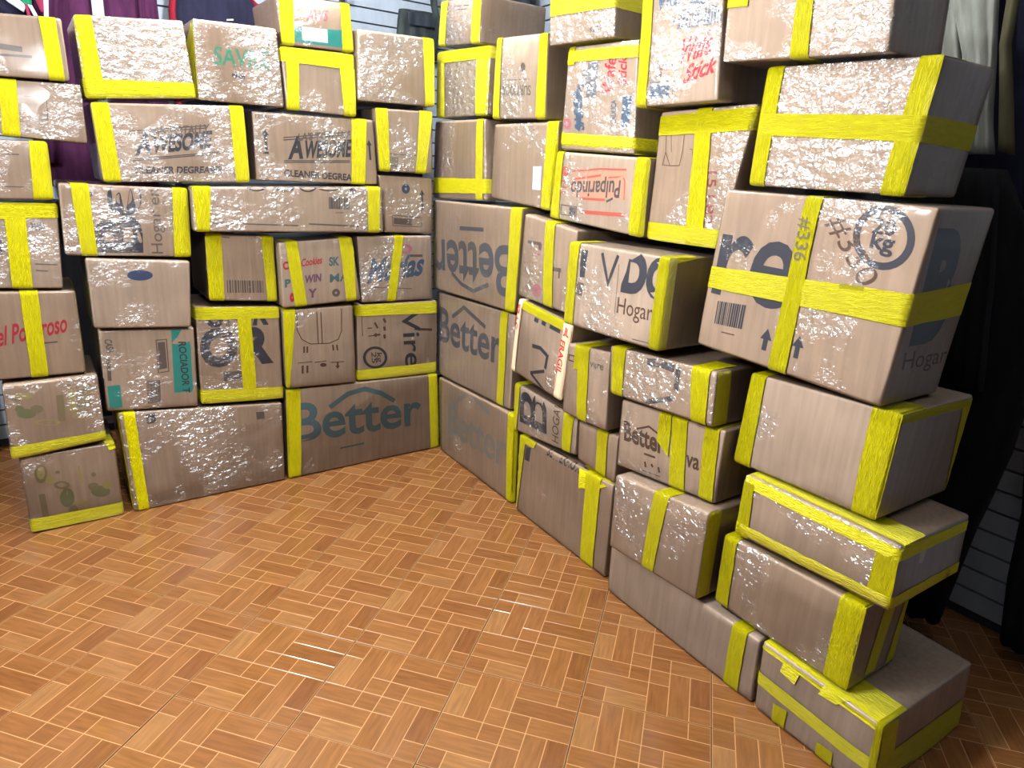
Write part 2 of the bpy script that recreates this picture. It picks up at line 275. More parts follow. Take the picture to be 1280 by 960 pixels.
# ------------------------------------------------------------------ the boxes: measured fronts, sizes, tapes and prints
BOXES = [
["L1","L",0.01,[[-1.5826,1.6732],[-1.3354,1.6873],[-1.3339,1.51],[-1.5966,1.504]],0.3,0.2562,0.1745,"cardboard box with one yellow tape stripe, topmost of the stack at the far left",[["t",[[0.1954,0.1735],[0.2394,0.1752],[0.2418,-0.0038],[0.2019,-0.0003]],"tb"]],[["s",[[0.0805,0.0838],[0.1437,0.0786]],0.0154,"gr"],["s",[[0.0783,0.0597],[0.1654,0.0608]],0.0066,"gr"]]],
["L2","L",0.0,[[-1.6103,1.4975],[-1.3062,1.5053],[-1.3082,1.3272],[-1.6224,1.3431]],0.3,0.3104,0.1674,"box with a wide yellow stripe and bare right half, second from top at far left",[["t",[[0.0953,0.1691],[0.1391,0.1703],[0.1347,-0.0026],[0.0899,-0.0032]],"tb"]],[["s",[[0.1545,0.1219],[0.2118,0.1223],[0.2092,0.0587],[0.1563,0.058]],0.0028,"gr"]]],
["L3","L",0.01,[[-1.637,1.3278],[-1.4199,1.3274],[-1.4246,1.1515],[-1.6575,1.1506]],0.28,0.226,0.1781,"short cardboard box with yellow tape at its right edge, third down at far left",[["t",[[0.1769,0.1798],[0.2282,0.1805],[0.2257,-0.0025],[0.1728,-0.0006]],"tb"]],[["s",[[0.1034,0.136],[0.148,0.1358]],0.0035,"gr"],["s",[[0.0966,0.0393],[0.152,0.0381]],0.0029,"gr"]]],
["L4","L",0.0,[[-1.6668,1.1419],[-1.4175,1.1402],[-1.4357,0.8639],[-1.6946,0.8799]],0.3,0.2553,0.2712,"cardboard box with a yellow tape T, fourth down at far left",[["t",[[0.0001,0.2736],[0.2583,0.2735],[0.2573,0.2268],[-0.0008,0.2178]],"lr"],["t",[[0.1107,0.2245],[0.1667,0.2254],[0.174,-0.0021],[0.1202,-0.0023]],"b"]],[["q",[[0.1785,0.2108],[0.2147,0.2089],[0.2154,0.1865],[0.1792,0.1885]],"gr"],["q",[[0.0844,0.1549],[0.1006,0.1551],[0.1001,0.11],[0.0839,0.1098]],"bl"],["s",[[0.1831,0.0803],[0.243,0.0782]],0.0031,"gr"],["s",[[0.184,0.0599],[0.2158,0.0575]],0.0031,"gr"]]],
["L5","L",0.0,[[-1.7094,0.8703],[-1.4021,0.8569],[-1.4063,0.5681],[-1.7318,0.5766]],0.3,0.3176,0.2927,"cardboard box with red slanted lettering split by a vertical yellow stripe",[["t",[[0.1578,0.2946],[0.2084,0.2964],[0.2095,-0.0051],[0.1639,-0.0055]],"tb"],["t",[[0.3106,0.2948],[0.3176,0.2947],[0.3177,-0.0058],[0.3108,-0.005]],"r"]],[["x","el Poderoso",[[0.082,0.1142],[0.2767,0.1526],[0.0831,0.1747]],"re",0.02,0.2,1],["s",[[0.2014,0.1161],[0.246,0.1183]],0.0055,"gr"]]],
["L6","L",0.02,[[-1.6477,0.5609],[-1.3757,0.5628],[-1.3774,0.3182],[-1.6583,0.2981]],0.3,0.2778,0.2548,"box with faint green pictures and yellow tape along its bottom, far left, second from floor",[["t",[[0.0,0.0461],[0.2806,0.0364],[0.278,-0.0111],[0.0008,-0.0075]],"lr"]],[["q",[[0.2083,0.2234],[0.2515,0.2224],[0.2496,0.1376],[0.2058,0.1345]],"ol"],["q",[[0.1809,0.2103],[0.2044,0.2093],[0.2028,0.1291],[0.1816,0.1306]],"oy"],["q",[[0.1469,0.1987],[0.1678,0.198],[0.1644,0.1016],[0.1435,0.1033]],"ol"],["o",[0.0576,0.1502],[0.0263,-0.0053],[0.0018,0.0164],0,"og"],["o",[0.0879,0.1611],[0.0178,-0.0034],[0.0015,0.0138],0,"ol"],["o",[0.0398,0.1702],[0.013,-0.0025],[0.0012,0.0108],0,"og"],["o",[0.1139,0.107],[0.0361,-0.0081],[0.0012,0.0113],0.75,"oy"],["o",[0.0532,0.2118],[0.0285,-0.0048],[0.0012,0.0108],0,"oy"],["o",[0.0347,0.204],[0.013,-0.0022],[0.0009,0.008],0,"ol"],["o",[0.188,0.2325],[0.007,-0.0011],[0.0009,0.0086],0,"ol"],["o",[0.2173,0.1078],[0.0331,-0.0074],[0.0013,0.0119],0.7,"oy"]]],
["L7","L",0.0,[[-1.64,0.294],[-1.3515,0.294],[-1.354,0.0025],[-1.6427,0.0025]],0.3,0.2896,0.2925,"faded green and yellow printed box on the floor, bottom of the far left stack",[["t",[[0.0039,0.0575],[0.2905,0.0522],[0.2881,0.0025],[0.0021,0.0072]],"lr"],["t",[[0.2616,0.2918],[0.2899,0.2956],[0.2923,0.2698],[0.2667,0.2687]],"t"]],[["o",[0.0551,0.2216],[0.0181,-0.0042],[0.0045,0.0355],0,"ol"],["o",[0.0555,0.2246],[0.0113,-0.0026],[0.003,0.0237],0,"oy"],["o",[0.1094,0.1654],[0.0234,-0.0057],[0.0018,0.0152],0.55,"ol"],["o",[0.077,0.1918],[0.0115,-0.0027],[0.0026,0.021],0,"oy"],["q",[[0.0384,0.1454],[0.0569,0.1439],[0.0588,0.0455],[0.0397,0.0444]],"ol"],["o",[0.1199,0.1123],[0.0213,-0.0054],[0.0044,0.037],0,"og"],["o",[0.1127,0.1331],[0.0117,-0.0029],[0.0018,0.0153],0,"oy"],["o",[0.133,0.0575],[0.0144,-0.0038],[0.0026,0.0219],0,"ol"],["o",[0.2243,0.1118],[0.03,-0.0074],[0.0024,0.0221],0,"og"],["o",[0.2042,0.1361],[0.0172,-0.0042],[0.0017,0.0156],0,"ol"],["o",[0.2469,0.1323],[0.015,-0.0036],[0.0017,0.0158],0,"oy"],["o",[0.1037,0.2166],[0.0069,-0.0016],[0.0007,0.006],0,"ol"],["o",[0.2094,0.1829],[0.0073,-0.0017],[0.001,0.0093],0,"ol"],["s",[[0.1675,0.2271],[0.1717,0.1568]],0.0061,"oy"],["o",[0.1655,0.0813],[0.0194,-0.005],[0.0011,0.0094],0,"oy"]]],
["L8","L",0.02,[[-1.3055,1.7005],[-0.9946,1.729],[-0.9746,1.4932],[-1.2996,1.4633]],0.32,0.3203,0.2379,"brightly glinting film wrapped box with a yellow tape L on its left and bottom edges",[["t",[[-0.0029,0.2406],[0.0492,0.2413],[0.0553,-0.0021],[-0.0055,-0.002]],"tb"],["t",[[-0.003,0.058],[0.3216,0.0474],[0.3206,-0.0026],[-0.0055,-0.002]],"lr"]],[]],
["L9","L",0.015,[[-0.9666,1.7406],[-0.6883,1.7488],[-0.6735,1.488],[-0.9692,1.4888]],0.32,0.288,0.2575,"glossy film wrapped box with a green capital word on its front",[["t",[[-0.0088,0.2518],[0.0018,0.2578],[0.0042,-0.0022],[-0.0055,-0.0005]],"l"]],[["x","SAVILÉ",[[0.0592,0.1209],[0.2497,0.1222],[0.064,0.1765]],"gn",0.012,0,1],["s",[[0.1163,0.0911],[0.1584,0.0876]],0.0104,"bl"]]],
["L10","L",0.0,[[-0.6848,1.8594],[-0.4058,1.8733],[-0.3953,1.7076],[-0.6686,1.7025]],0.3,0.2773,0.1629,"small box with green band, white paper label and two yellow stripes atop the back stack",[["t",[[0.0108,0.1616],[0.0636,0.16],[0.0469,0.0025],[0.0004,0.0027]],"tb"],["t",[[0.2358,0.1482],[0.2824,0.1505],[0.2782,-0.0],[0.23,0.0005]],"tb"]],[["q",[[0.0524,0.061],[0.234,0.0699],[0.2344,0.0116],[0.0485,0.0133]],"te"],["l",[[0.0824,0.0669],[0.178,0.0667],[0.1759,0.0216],[0.0791,0.0219]],"wh"],["x","AWS",[[0.1031,0.09],[0.1814,0.0958],[0.1105,0.1244]],"pi",0.01,0.1,1],["s",[[0.0893,0.0309],[0.1162,0.0312]],0.0027,"gr"],["s",[[0.1342,0.0305],[0.1675,0.0287]],0.0027,"gr"],["s",[[0.0941,0.0446],[0.1632,0.0441]],0.0019,"gr"],["q",[[0.0586,0.1442],[0.0727,0.1432],[0.073,0.1254],[0.0589,0.1264]],"te"]]],
["L11","L",0.01,[[-0.6789,1.6939],[-0.3996,1.6996],[-0.3955,1.4788],[-0.6677,1.4832]],0.3,0.2768,0.2169,"box framed by a yellow tape arch, below the green banded box",[["t",[[-0.0017,0.2169],[0.2777,0.2169],[0.2785,0.1627],[-0.0014,0.1665]],"lr"],["t",[[0.0161,0.171],[0.0622,0.1706],[0.0488,-0.0036],[0.004,-0.0023]],"b"],["t",[[0.2155,0.1674],[0.2754,0.1651],[0.2777,-0.0048],[0.2247,-0.0068]],"b"]],[]],
["L12","L",0.02,[[-0.3891,1.7898],[-0.0615,1.7982],[-0.0544,1.5427],[-0.3911,1.5371]],0.32,0.3332,0.2552,"plain tall box with one yellow stripe at its right edge, top left of the corner",[["t",[[0.2785,0.2551],[0.3295,0.2548],[0.3295,-0.0003],[0.2856,-0.0002]],"tb"]],[]],
["L13","L",0.015,[[-1.2903,1.4544],[-0.8184,1.4829],[-0.8144,1.2227],[-1.282,1.2097]],0.32,0.4713,0.2535,"wide box with dark slanted lettering between two yellow stripes at its ends",[["t",[[0.0022,0.2536],[0.0507,0.2525],[0.0535,-0.0],[0.0023,-0.0]],"tb"],["t",[[0.4202,0.2573],[0.4686,0.256],[0.4687,0.0027],[0.4209,0.0054]],"tb"]],[["x","A",[[0.1064,0.091],[0.1552,0.0966],[0.1181,0.1598]],"bl",0.04,0.1,1],["x","WESOME",[[0.1552,0.0966],[0.3451,0.1169],[0.1642,0.1479]],"bl",0.04,0.1,1],["x","LA'S TOTALLY",[[0.1546,0.1478],[0.3447,0.1636],[0.1582,0.1757]],"gr",0.02,0.1,1],["s",[[0.0976,0.1645],[0.3393,0.1867]],0.0025,"bl"],["s",[[0.0943,0.1569],[0.3385,0.179]],0.0025,"bl"],["s",[[0.0971,0.0755],[0.3755,0.1014]],0.0026,"bl"],["s",[[0.0964,0.0703],[0.3749,0.0962]],0.0026,"bl"],["x","CLEANER DEGREASER",[[0.0955,0.0288],[0.3794,0.0323],[0.0984,0.0496]],"bl",0.03,0,1]]],
["L14","L",0.0,[[-0.7894,1.4702],[-0.3189,1.4739],[-0.303,1.2254],[-0.7891,1.2302]],0.32,0.4793,0.2455,"wide box with dark slanted lettering and arrows, one yellow stripe near its right end",[["t",[[0.3833,0.2469],[0.4475,0.2483],[0.4207,-0.0038],[0.3638,-0.0028]],"tb"]],[["x","A",[[0.122,0.0846],[0.1798,0.0904],[0.1303,0.1594]],"bl",0.04,0.1,1],["x","WESOME",[[0.1798,0.0904],[0.3688,0.1058],[0.1871,0.1485]],"bl",0.04,0.1,1],["x","LA'S TOTALLY",[[0.1627,0.15],[0.3708,0.1737],[0.1646,0.1757]],"gr",0.02,0.1,1],["s",[[0.1093,0.1582],[0.3758,0.1944]],0.0028,"bl"],["s",[[0.1087,0.1496],[0.3751,0.1856]],0.0029,"bl"],["s",[[0.1064,0.0752],[0.3641,0.0877]],0.0029,"bl"],["s",[[0.106,0.0694],[0.3637,0.0817]],0.0029,"bl"],["x","CLEANER DEGREASER",[[0.1026,0.0198],[0.4185,0.0114],[0.1042,0.0432]],"bl",0.03,0,1],["a",[[0.0439,0.1849],[0.0447,0.1119]],0.0168,"bl"],["q",[[0.0327,0.1056],[0.0528,0.1039],[0.0522,0.0953],[0.0322,0.0971]],"bl"],["a",[[0.4514,0.1695],[0.4523,0.0949]],0.0149,"bl"],["x","12 EACH",[[0.0121,0.2214],[0.0843,0.221],[0.0131,0.2352]],"gr",0,0,1]]],
["L15","L",0.01,[[-0.3166,1.5199],[-0.06,1.5261],[-0.0569,1.2761],[-0.2996,1.2804]],0.3,0.2507,0.246,"small box with two yellow stripes and a printed grey panel, below the plain tall box",[["t",[[0.0011,0.2491],[0.051,0.2492],[0.0448,0.0023],[-0.0023,0.003]],"tb"],["t",[[0.1894,0.2455],[0.2507,0.246],[0.2152,0.0014],[0.1649,0.0053]],"tb"]],[["q",[[0.0496,0.0718],[0.1706,0.072],[0.1705,0.0689],[0.0494,0.0687]],"gr"],["b",[[0.0523,0.0595],[0.0885,0.0583],[0.0861,0.014],[0.0494,0.0152]],"gr"]]],
["L16","L",-0.01,[[-0.2969,1.2664],[-0.0459,1.2617],[-0.043,1.0234],[-0.2748,1.0332]],0.3,0.2425,0.2372,"small untaped box with a printed arrow and blue mark, beside the corner",[],[["a",[[0.1894,0.1855],[0.1913,0.1026]],0.0164,"bl"],["o",[0.1154,0.1853],[0.0183,0.0009],[0.0011,0.0195],0.3,"na"],["s",[[0.0449,0.074],[0.1866,0.0689],[0.1856,0.0283],[0.0448,0.0307],[0.0449,0.074]],0.0033,"gr"],["q",[[0.0515,0.0642],[0.1393,0.0606],[0.138,0.0336],[0.0492,0.0375]],"gr"]]],
["L17","L",0.015,[[-1.4097,1.205],[-1.0292,1.1971],[-1.0359,0.9575],[-1.4182,0.9752]],0.3,0.3826,0.2358,"box with big dark letters and words turned sideways between two yellow stripes",[["t",[[0.0338,0.2352],[0.0844,0.2351],[0.0915,-0.0023],[0.0462,-0.0003]],"tb"],["t",[[0.3335,0.2361],[0.3869,0.2332],[0.38,-0.001],[0.3253,0.0011]],"tb"]],[["x","Be",[[0.2232,0.0133],[0.2311,0.2471],[0.0903,0.0111]],"bl",0.03,0,1],["x","Hogar en",[[0.2903,0.0116],[0.2906,0.229],[0.2551,0.0111]],"gr",0,0,1],["o",[0.0883,0.2022],[0.0056,0.0002],[0.0007,0.0077],0,"bl"]]],
["L18","L",0.055,[[-1.0235,1.204],[-0.3104,1.2199],[-0.3055,1.0391],[-1.027,1.0508]],0.32,0.7184,0.1681,"long low box with cut off letters along its top edge and a barcode",[["t",[[0.0034,0.1712],[0.0633,0.1685],[0.0507,0.0033],[0.0087,0.0031]],"tb"],["t",[[0.6528,0.1697],[0.7079,0.1669],[0.6973,-0.0001],[0.6487,0.0027]],"tb"]],[["o",[0.2226,0.1688],[0.0344,0.0001],[0.001,0.0173],0,"bl"],["o",[0.3245,0.169],[0.039,0.0001],[0.0011,0.0201],0,"bl"],["o",[0.4124,0.1692],[0.0342,0.0001],[0.0011,0.0201],0,"bl"],["o",[0.4974,0.1694],[0.0518,0.0001],[0.0009,0.0172],0,"bl"],["o",[0.5914,0.1552],[0.0134,0.0],[0.0005,0.0115],0,"bl"],["b",[[0.4922,0.1318],[0.5768,0.1291],[0.5748,0.0854],[0.49,0.0881]],"bl"],["s",[[0.5151,0.0735],[0.551,0.0736]],0.0024,"gr"],["s",[[0.0605,0.0333],[0.3678,0.0256]],0.0045,"gr"],["s",[[0.4082,0.0317],[0.6087,0.0235]],0.0054,"gr"]]],
["L19","L",0.03,[[-1.3644,0.9673],[-1.0449,0.9464],[-1.0613,0.7043],[-1.3684,0.7283]],0.3,0.3151,0.2418,"untaped plain box with an oval hand hole near its top",[],[["o",[0.155,0.1874],[0.0392,0.0008],[0.0011,0.018],0,"na"]]],
["L20","L",0.0,[[-1.3555,0.7151],[-1.0475,0.698],[-1.0583,0.3865],[-1.3643,0.4156]],0.3,0.3089,0.3067,"untaped box with a vertical teal band at its right side",[],[["q",[[0.23,0.2995],[0.3111,0.3025],[0.3061,0.0002],[0.2247,-0.0006]],"te"],["x","ROCIADOR T",[[0.2512,0.254],[0.2558,0.0573],[0.2755,0.2529]],"bl",0.02,0,1],["q",[[0.0108,0.0975],[0.0508,0.1011],[0.0514,0.0148],[0.0109,0.0116]],"te"],["b",[[0.1358,0.1112],[0.1806,0.1116],[0.1774,0.0247],[0.1346,0.0214]],"bl"],["s",[[0.1777,0.263],[0.2119,0.2646],[0.2121,0.1436],[0.1772,0.1394],[0.1777,0.263]],0.0036,"gr"],["q",[[0.1823,0.2539],[0.2061,0.2559],[0.2075,0.1561],[0.1806,0.1515]],"gr"],["x","CASA",[[0.0161,0.2729],[0.0214,0.2228],[0.0377,0.272]],"gr",0.02,0,1],["s",[[0.0224,0.205],[0.0199,0.1182]],0.0119,"gr"]]],
["L21","L",0.0,[[-1.0404,0.7721],[-0.7314,0.7518],[-0.7347,0.3683],[-1.0485,0.3919]],0.3,0.3132,0.3829,"box with two huge dark letters behind a yellow tape cross",[["t",[[0.0002,0.3827],[0.3155,0.3831],[0.3133,0.3382],[-0.0003,0.3344]],"lr"],["t",[[0.1487,0.3441],[0.1993,0.3433],[0.2085,0.0018],[0.1562,0.0028]],""],["t",[[-0.0016,0.0584],[0.3124,0.0519],[0.3133,0.0],[-0.0025,-0.0001]],"lr"]],[["x","O",[[0.005,0.1604],[0.141,0.1595],[0.0107,0.2913]],"bl",0.06,0,1],["x","R",[[0.1589,0.1586],[0.2795,0.1655],[0.1604,0.2903]],"bl",0.06,0,1],["x","UNIR",[[0.0343,0.3092],[0.2683,0.3165],[0.0368,0.3915]],"bl",0.04,0,1],["q",[[0.0859,0.1269],[0.1542,0.1294],[0.155,0.0898],[0.0865,0.0878]],"gr"]]],
["L22","L",-0.01,[[-0.9821,1.0429],[-0.7351,1.0248],[-0.7343,0.77],[-0.9868,0.7914]],0.3,0.2515,0.2542,"small box with a barcode panel at its foot, between two yellow stripes",[["t",[[0.0029,0.2572],[0.0582,0.2548],[0.0532,0.0008],[0.0028,0.0]],"tb"],["t",[[0.2032,0.2545],[0.2577,0.2547],[0.2575,0.0007],[0.2116,0.0032]],"tb"]],[["b",[[0.0667,0.0804],[0.2073,0.0814],[0.2075,0.0347],[0.0665,0.0317]],"gr"],["x","12 EA",[[0.1577,0.2401],[0.1992,0.2394],[0.1585,0.252]],"gr",0,0,1],["s",[[0.0629,0.2405],[0.0883,0.2391]],0.0044,"gr"]]],
["L23","L",0.03,[[-0.7295,1.0054],[-0.4344,1.0214],[-0.3989,0.7613],[-0.7259,0.7491]],0.3,0.3124,0.2604,"box with small red and purple words in rows, taped askew with two slanted stripes",[["t",[[0.0264,0.2612],[0.0752,0.2608],[0.0916,-0.0047],[0.0458,-0.0025]],"tb"],["t",[[0.2521,0.2612],[0.3159,0.2601],[0.2887,-0.0007],[0.2488,0.0004]],"tb"]],[["x","Cookies",[[0.0817,0.1606],[0.1672,0.166],[0.0845,0.1887]],"re",0.02,0.2,1],["x","SK",[[0.1958,0.154],[0.2397,0.1534],[0.1999,0.1857]],"tg",0.04,0,1],["x","WIN",[[0.0881,0.0932],[0.1558,0.0962],[0.0908,0.1217]],"pu",0.04,0.1,1],["x","MA",[[0.1906,0.0863],[0.2745,0.088],[0.1946,0.1185]],"tg",0.02,0,1],["x","P",[[0.0128,0.0848],[0.0343,0.0858],[0.0148,0.1131]],"tg",0.05,0,1],["x","Y",[[0.0982,0.0338],[0.1329,0.0333],[0.1013,0.066]],"pu",0.05,0,1],["x","C",[[0.0117,0.1543],[0.0337,0.1554],[0.0106,0.1824]],"re",0.04,0,1],["o",[0.2113,0.0413],[0.0163,-0.0017],[0.0021,0.0164],0.3,"gr"],["o",[0.037,0.0406],[0.0091,-0.001],[0.0015,0.0191],0.2,"re"]]],
["L24","L",0.0,[[-0.4004,1.021],[-0.0524,1.0183],[-0.0448,0.7352],[-0.3857,0.7414]],0.3,0.3455,0.2826,"box with blue script lettering and one central yellow stripe",[["t",[[0.1669,0.2814],[0.2076,0.2811],[0.1576,0.0024],[0.1154,0.001]],"tb"]],[["x","Marías",[[0.0318,0.0882],[0.2908,0.1138],[0.0418,0.1828]],"nb",0.03,0.25,1],["o",[0.213,0.2268],[0.0342,-0.0005],[0.0008,0.0204],0.5,"pi"],["s",[[0.0558,0.0666],[0.2415,0.0518]],0.0035,"gr"],["q",[[0.2349,0.2025],[0.2969,0.2012],[0.2966,0.1908],[0.2346,0.1921]],"gr"]]],
["L25","L",0.02,[[-0.7255,0.7395],[-0.4307,0.7404],[-0.4249,0.3997],[-0.7275,0.415]],0.32,0.2999,0.3336,"box with thin line drawings and a tapering yellow stripe on its left edge",[["t",[[0.0031,0.3333],[0.0513,0.3327],[0.0131,0.0057],[-0.0032,0.0003]],"tb"]],[["s",[[0.0571,0.3191],[0.0537,0.2495],[0.0714,0.2076],[0.1066,0.1842],[0.1877,0.1807],[0.2265,0.1945],[0.242,0.2273],[0.2462,0.321]],0.0036,"br"],["s",[[0.1396,0.3159],[0.14,0.1813]],0.004,"br"],["s",[[0.1564,0.3145],[0.1569,0.1799]],0.004,"br"],["s",[[0.0797,0.1763],[0.0785,0.1491]],0.0068,"br"],["s",[[0.0929,0.1751],[0.0916,0.1479]],0.0068,"br"],["s",[[0.2012,0.1727],[0.2036,0.1485]],0.0068,"br"],["s",[[0.2185,0.1713],[0.2209,0.147]],0.0068,"br"],["s",[[0.0503,0.1069],[0.1098,0.1083]],0.0034,"br"],["s",[[0.0694,0.0947],[0.0678,0.0601]],0.0086,"br"],["s",[[0.0891,0.0929],[0.0877,0.0617]],0.0087,"br"],["s",[[0.1197,0.104],[0.1707,0.1063]],0.0035,"br"],["o",[0.1563,0.0902],[0.0136,-0.0012],[0.0004,0.0087],0,"br"],["s",[[0.1875,0.0979],[0.2468,0.0962]],0.0035,"br"],["a",[[0.2174,0.0673],[0.2186,0.0952]],0.014,"br"]]],
["L26","L",0.0,[[-0.4109,0.7353],[-0.0202,0.7293],[-0.0193,0.3853],[-0.4119,0.3976]],0.3,0.3928,0.3418,"box with sideways grey letters and a weight ring between two horizontal yellow tapes",[["t",[[-0.0001,0.3384],[0.3888,0.3345],[0.3894,0.2831],[0.0025,0.293]],"lr"],["t",[[0.001,0.0496],[0.3921,0.0527],[0.3927,-0.0017],[0.0,0.0017]],"lr"]],[["x","Vire",[[0.2122,0.3047],[0.2312,0.0413],[0.2952,0.3034]],"bl",0.01,0,1],["o",[0.0839,0.1002],[0.0572,-0.0053],[0.0007,0.0511],0.78,"bl"],["x","25",[[0.0655,0.1275],[0.0684,0.0759],[0.088,0.1255]],"bl",0.01,0,1],["x","kg",[[0.0917,0.1215],[0.0949,0.0771],[0.1145,0.1195]],"bl",0.01,0,1],["s",[[0.0487,0.2369],[0.0709,0.2353]],0.0043,"br"],["s",[[0.0824,0.2595],[0.097,0.2334]],0.0089,"br"],["s",[[0.0518,0.201],[0.0966,0.2011]],0.0043,"br"],["a",[[0.0741,0.2028],[0.1079,0.2038]],0.0144,"br"],["s",[[0.1238,0.2745],[0.135,0.2559]],0.0107,"br"],["s",[[0.1272,0.2384],[0.1308,0.2202]],0.0108,"br"],["s",[[0.1268,0.2024],[0.1304,0.184]],0.0109,"br"],["s",[[0.2754,0.2169],[0.3653,0.2067]],0.0111,"br"],["s",[[0.0241,0.2881],[0.0261,0.203]],0.0035,"br"]]],
["L27","L",0.0,[[-1.3301,0.4057],[-0.7421,0.351],[-0.7479,0.0025],[-1.32,0.0025]],0.36,0.5823,0.377,"long plain film wrapped box on the floor with one yellow stripe at its left end",[["t",[[0.0,0.377],[0.0526,0.376],[0.0522,-0.0034],[0.0049,-0.0045]],"tbl"]],[["q",[[0.087,0.3644],[0.1184,0.365],[0.117,0.3313],[0.0876,0.328]],"bl"],["q",[[0.4764,0.3414],[0.5077,0.3422],[0.5092,0.309],[0.4777,0.3086]],"gr"]]],
["L28","L",0.0,[[-0.7251,0.402],[-0.0151,0.3797],[-0.0005,0.0025],[-0.7332,0.0025]],0.36,0.7225,0.3895,"large floor box with faded blue lettering and roof mark, right of the long plain box",[["t",[[0.0,0.3918],[0.0606,0.3918],[0.051,0.0019],[-0.0034,0.0034]],"tb"],["t",[[0.671,0.3932],[0.7227,0.3919],[0.7225,-0.0021],[0.6747,-0.0005]],"tb"]],[["x","Better",[[0.0256,0.1631],[0.631,0.1444],[0.0244,0.3242]],"tb",0.02,0,1],["s",[[0.1866,0.2917],[0.272,0.3424],[0.3512,0.355],[0.4278,0.3268],[0.494,0.2793]],0.0216,"tb"],["s",[[0.2278,0.0956],[0.3402,0.0968]],0.0076,"tb"]]],
["R1","R",0.0,[[-0.0434,1.9491],[0.2838,1.9261],[0.2765,1.7615],[-0.0672,1.784]],0.3,0.3372,0.1668,"small box with two yellow stripes at the very top beside the corner",[["t",[[-0.0,0.1668],[0.0714,0.1669],[0.0697,0.0031],[0.0,-0.0]],"tb"],["t",[[0.2823,0.1662],[0.3372,0.1668],[0.3372,-0.0],[0.2774,-0.0001]],"tb"]],[["s",[[0.1237,0.1405],[0.2357,0.1376]],0.0034,"br"],["s",[[0.1391,0.1282],[0.2246,0.1248]],0.0034,"br"]]],
["R2","R",0.0,[[-0.0666,1.7647],[0.3592,1.7461],[0.3528,1.5046],[-0.0744,1.5063]],0.26,0.4277,0.2511,"box with glittering film front inside a yellow tape frame, second down beside the corner",[["t",[[-0.0,0.2511],[0.4277,0.2511],[0.4319,0.2063],[-0.0047,0.207]],"lr"],["t",[[0.0023,0.2126],[0.0745,0.2119],[0.0812,0.001],[-0.0,0.0]],"b"],["t",[[0.3371,0.2091],[0.4316,0.2091],[0.4277,-0.0],[0.3431,-0.0034]],"b"]],[]],
["R3","R",0.0,[[-0.0817,1.4958],[0.3356,1.4927],[0.368,1.1907],[-0.0969,1.1724]],0.26,0.4423,0.3148,"box with a yellow tape cross at its lower right, third down beside the corner",[["t",[[0.0015,0.0861],[0.4395,0.0834],[0.4433,0.0274],[-0.0016,0.0228]],"lr"],["t",[[0.3844,0.3161],[0.436,0.3149],[0.4189,-0.0013],[0.3652,0.0006]],"t"]],[]],
["R4","R",0.01,[[0.42,1.762],[0.7363,1.742],[0.7466,1.4771],[0.4064,1.488]],0.3,0.3296,0.2707,"tall box with upside down lettering between two yellow stripes",[["t",[[0.0,0.2707],[0.0451,0.271],[0.055,-0.0026],[0.0,-0.0]],"tb"],["t",[[0.2873,0.2707],[0.3296,0.2707],[0.3295,-0.0043],[0.2795,-0.0045]],"tb"]],[["x","SURTIDOS",[[0.2427,0.1088],[0.0638,0.1126],[0.2451,0.0781]],"gr",0.02,0,1],["o",[0.1883,0.1687],[0.015,-0.0005],[-0.0014,0.0152],0,"gr"],["s",[[0.0671,0.131],[0.2313,0.1294]],0.0021,"gr"]]],
["R5","R",0.02,[[0.7508,1.8671],[1.0716,1.8459],[1.0769,1.6876],[0.7607,1.696]],0.32,0.32,0.1659,"box with wide yellow tape across its top half, beside the upright red lettered box",[["t",[[-0.0,0.1659],[0.32,0.1659],[0.322,0.0798],[0.0043,0.0838]],"lr"]],[["x","KL 05",[[0.2121,0.0213],[0.2637,0.0254],[0.2109,0.0346]],"gr",0.02,0,1]]],
["R6","R",0.0,[[0.841,1.6884],[1.163,1.6759],[1.1858,1.3697],[0.8295,1.3822]],0.3,0.3404,0.3077,"box with red lettering turned sideways between horizontal yellow tapes at top and bottom",[["t",[[-0.0,0.3092],[0.3404,0.3077],[0.3407,0.2605],[0.0031,0.2629]],"lrt"],["t",[[0.0009,0.0523],[0.343,0.0467],[0.34,-0.0038],[-0.0,-0.0]],"lrb"],["t",[[-0.0,0.3092],[0.0389,0.309],[0.043,0.2541],[0.0046,0.2536]],""]],[["x","Wafe",[[0.2376,0.1622],[0.2456,0.2637],[0.1895,0.1653]],"re",0.02,0.1,1],["x","Stick",[[0.2953,0.1869],[0.292,0.2653],[0.26,0.19]],"re",0.02,0.1,1],["b",[[0.1125,0.2575],[0.1635,0.2594],[0.164,0.1568],[0.1135,0.1576]],"nb"],["x","4X12",[[0.1099,0.1852],[0.1149,0.2395],[0.0857,0.1858]],"nb",0.03,0,1],["o",[0.0814,0.1277],[0.0161,-0.0001],[-0.0095,0.0701],0,"nb"],["x","SABOR",[[0.1174,0.0619],[0.0864,0.1812],[0.074,0.0611]],"nb",0.03,0.1,1],["q",[[0.284,0.157],[0.3215,0.1585],[0.3148,0.0722],[0.2809,0.0717]],"nb"],["x","CADUCA",[[0.2592,0.0825],[0.2567,0.1487],[0.2381,0.0822]],"nb",0.02,0,1],["o",[0.0264,0.0797],[0.0207,0.0002],[-0.0024,0.017],0.4,"pi"]]],
["R7","R",0.0,[[0.4081,1.4723],[0.8134,1.4715],[0.7893,1.1815],[0.3984,1.2038]],0.26,0.3995,0.2808,"plain greenish film wrapped box with a small white label and yellow right edge",[["t",[[0.3421,0.2841],[0.3991,0.2849],[0.4238,0.0078],[0.3525,0.0018]],"tb"]],[["l",[[0.2789,0.1359],[0.3271,0.1383],[0.3365,0.0609],[0.2871,0.059]],"wh"]]],
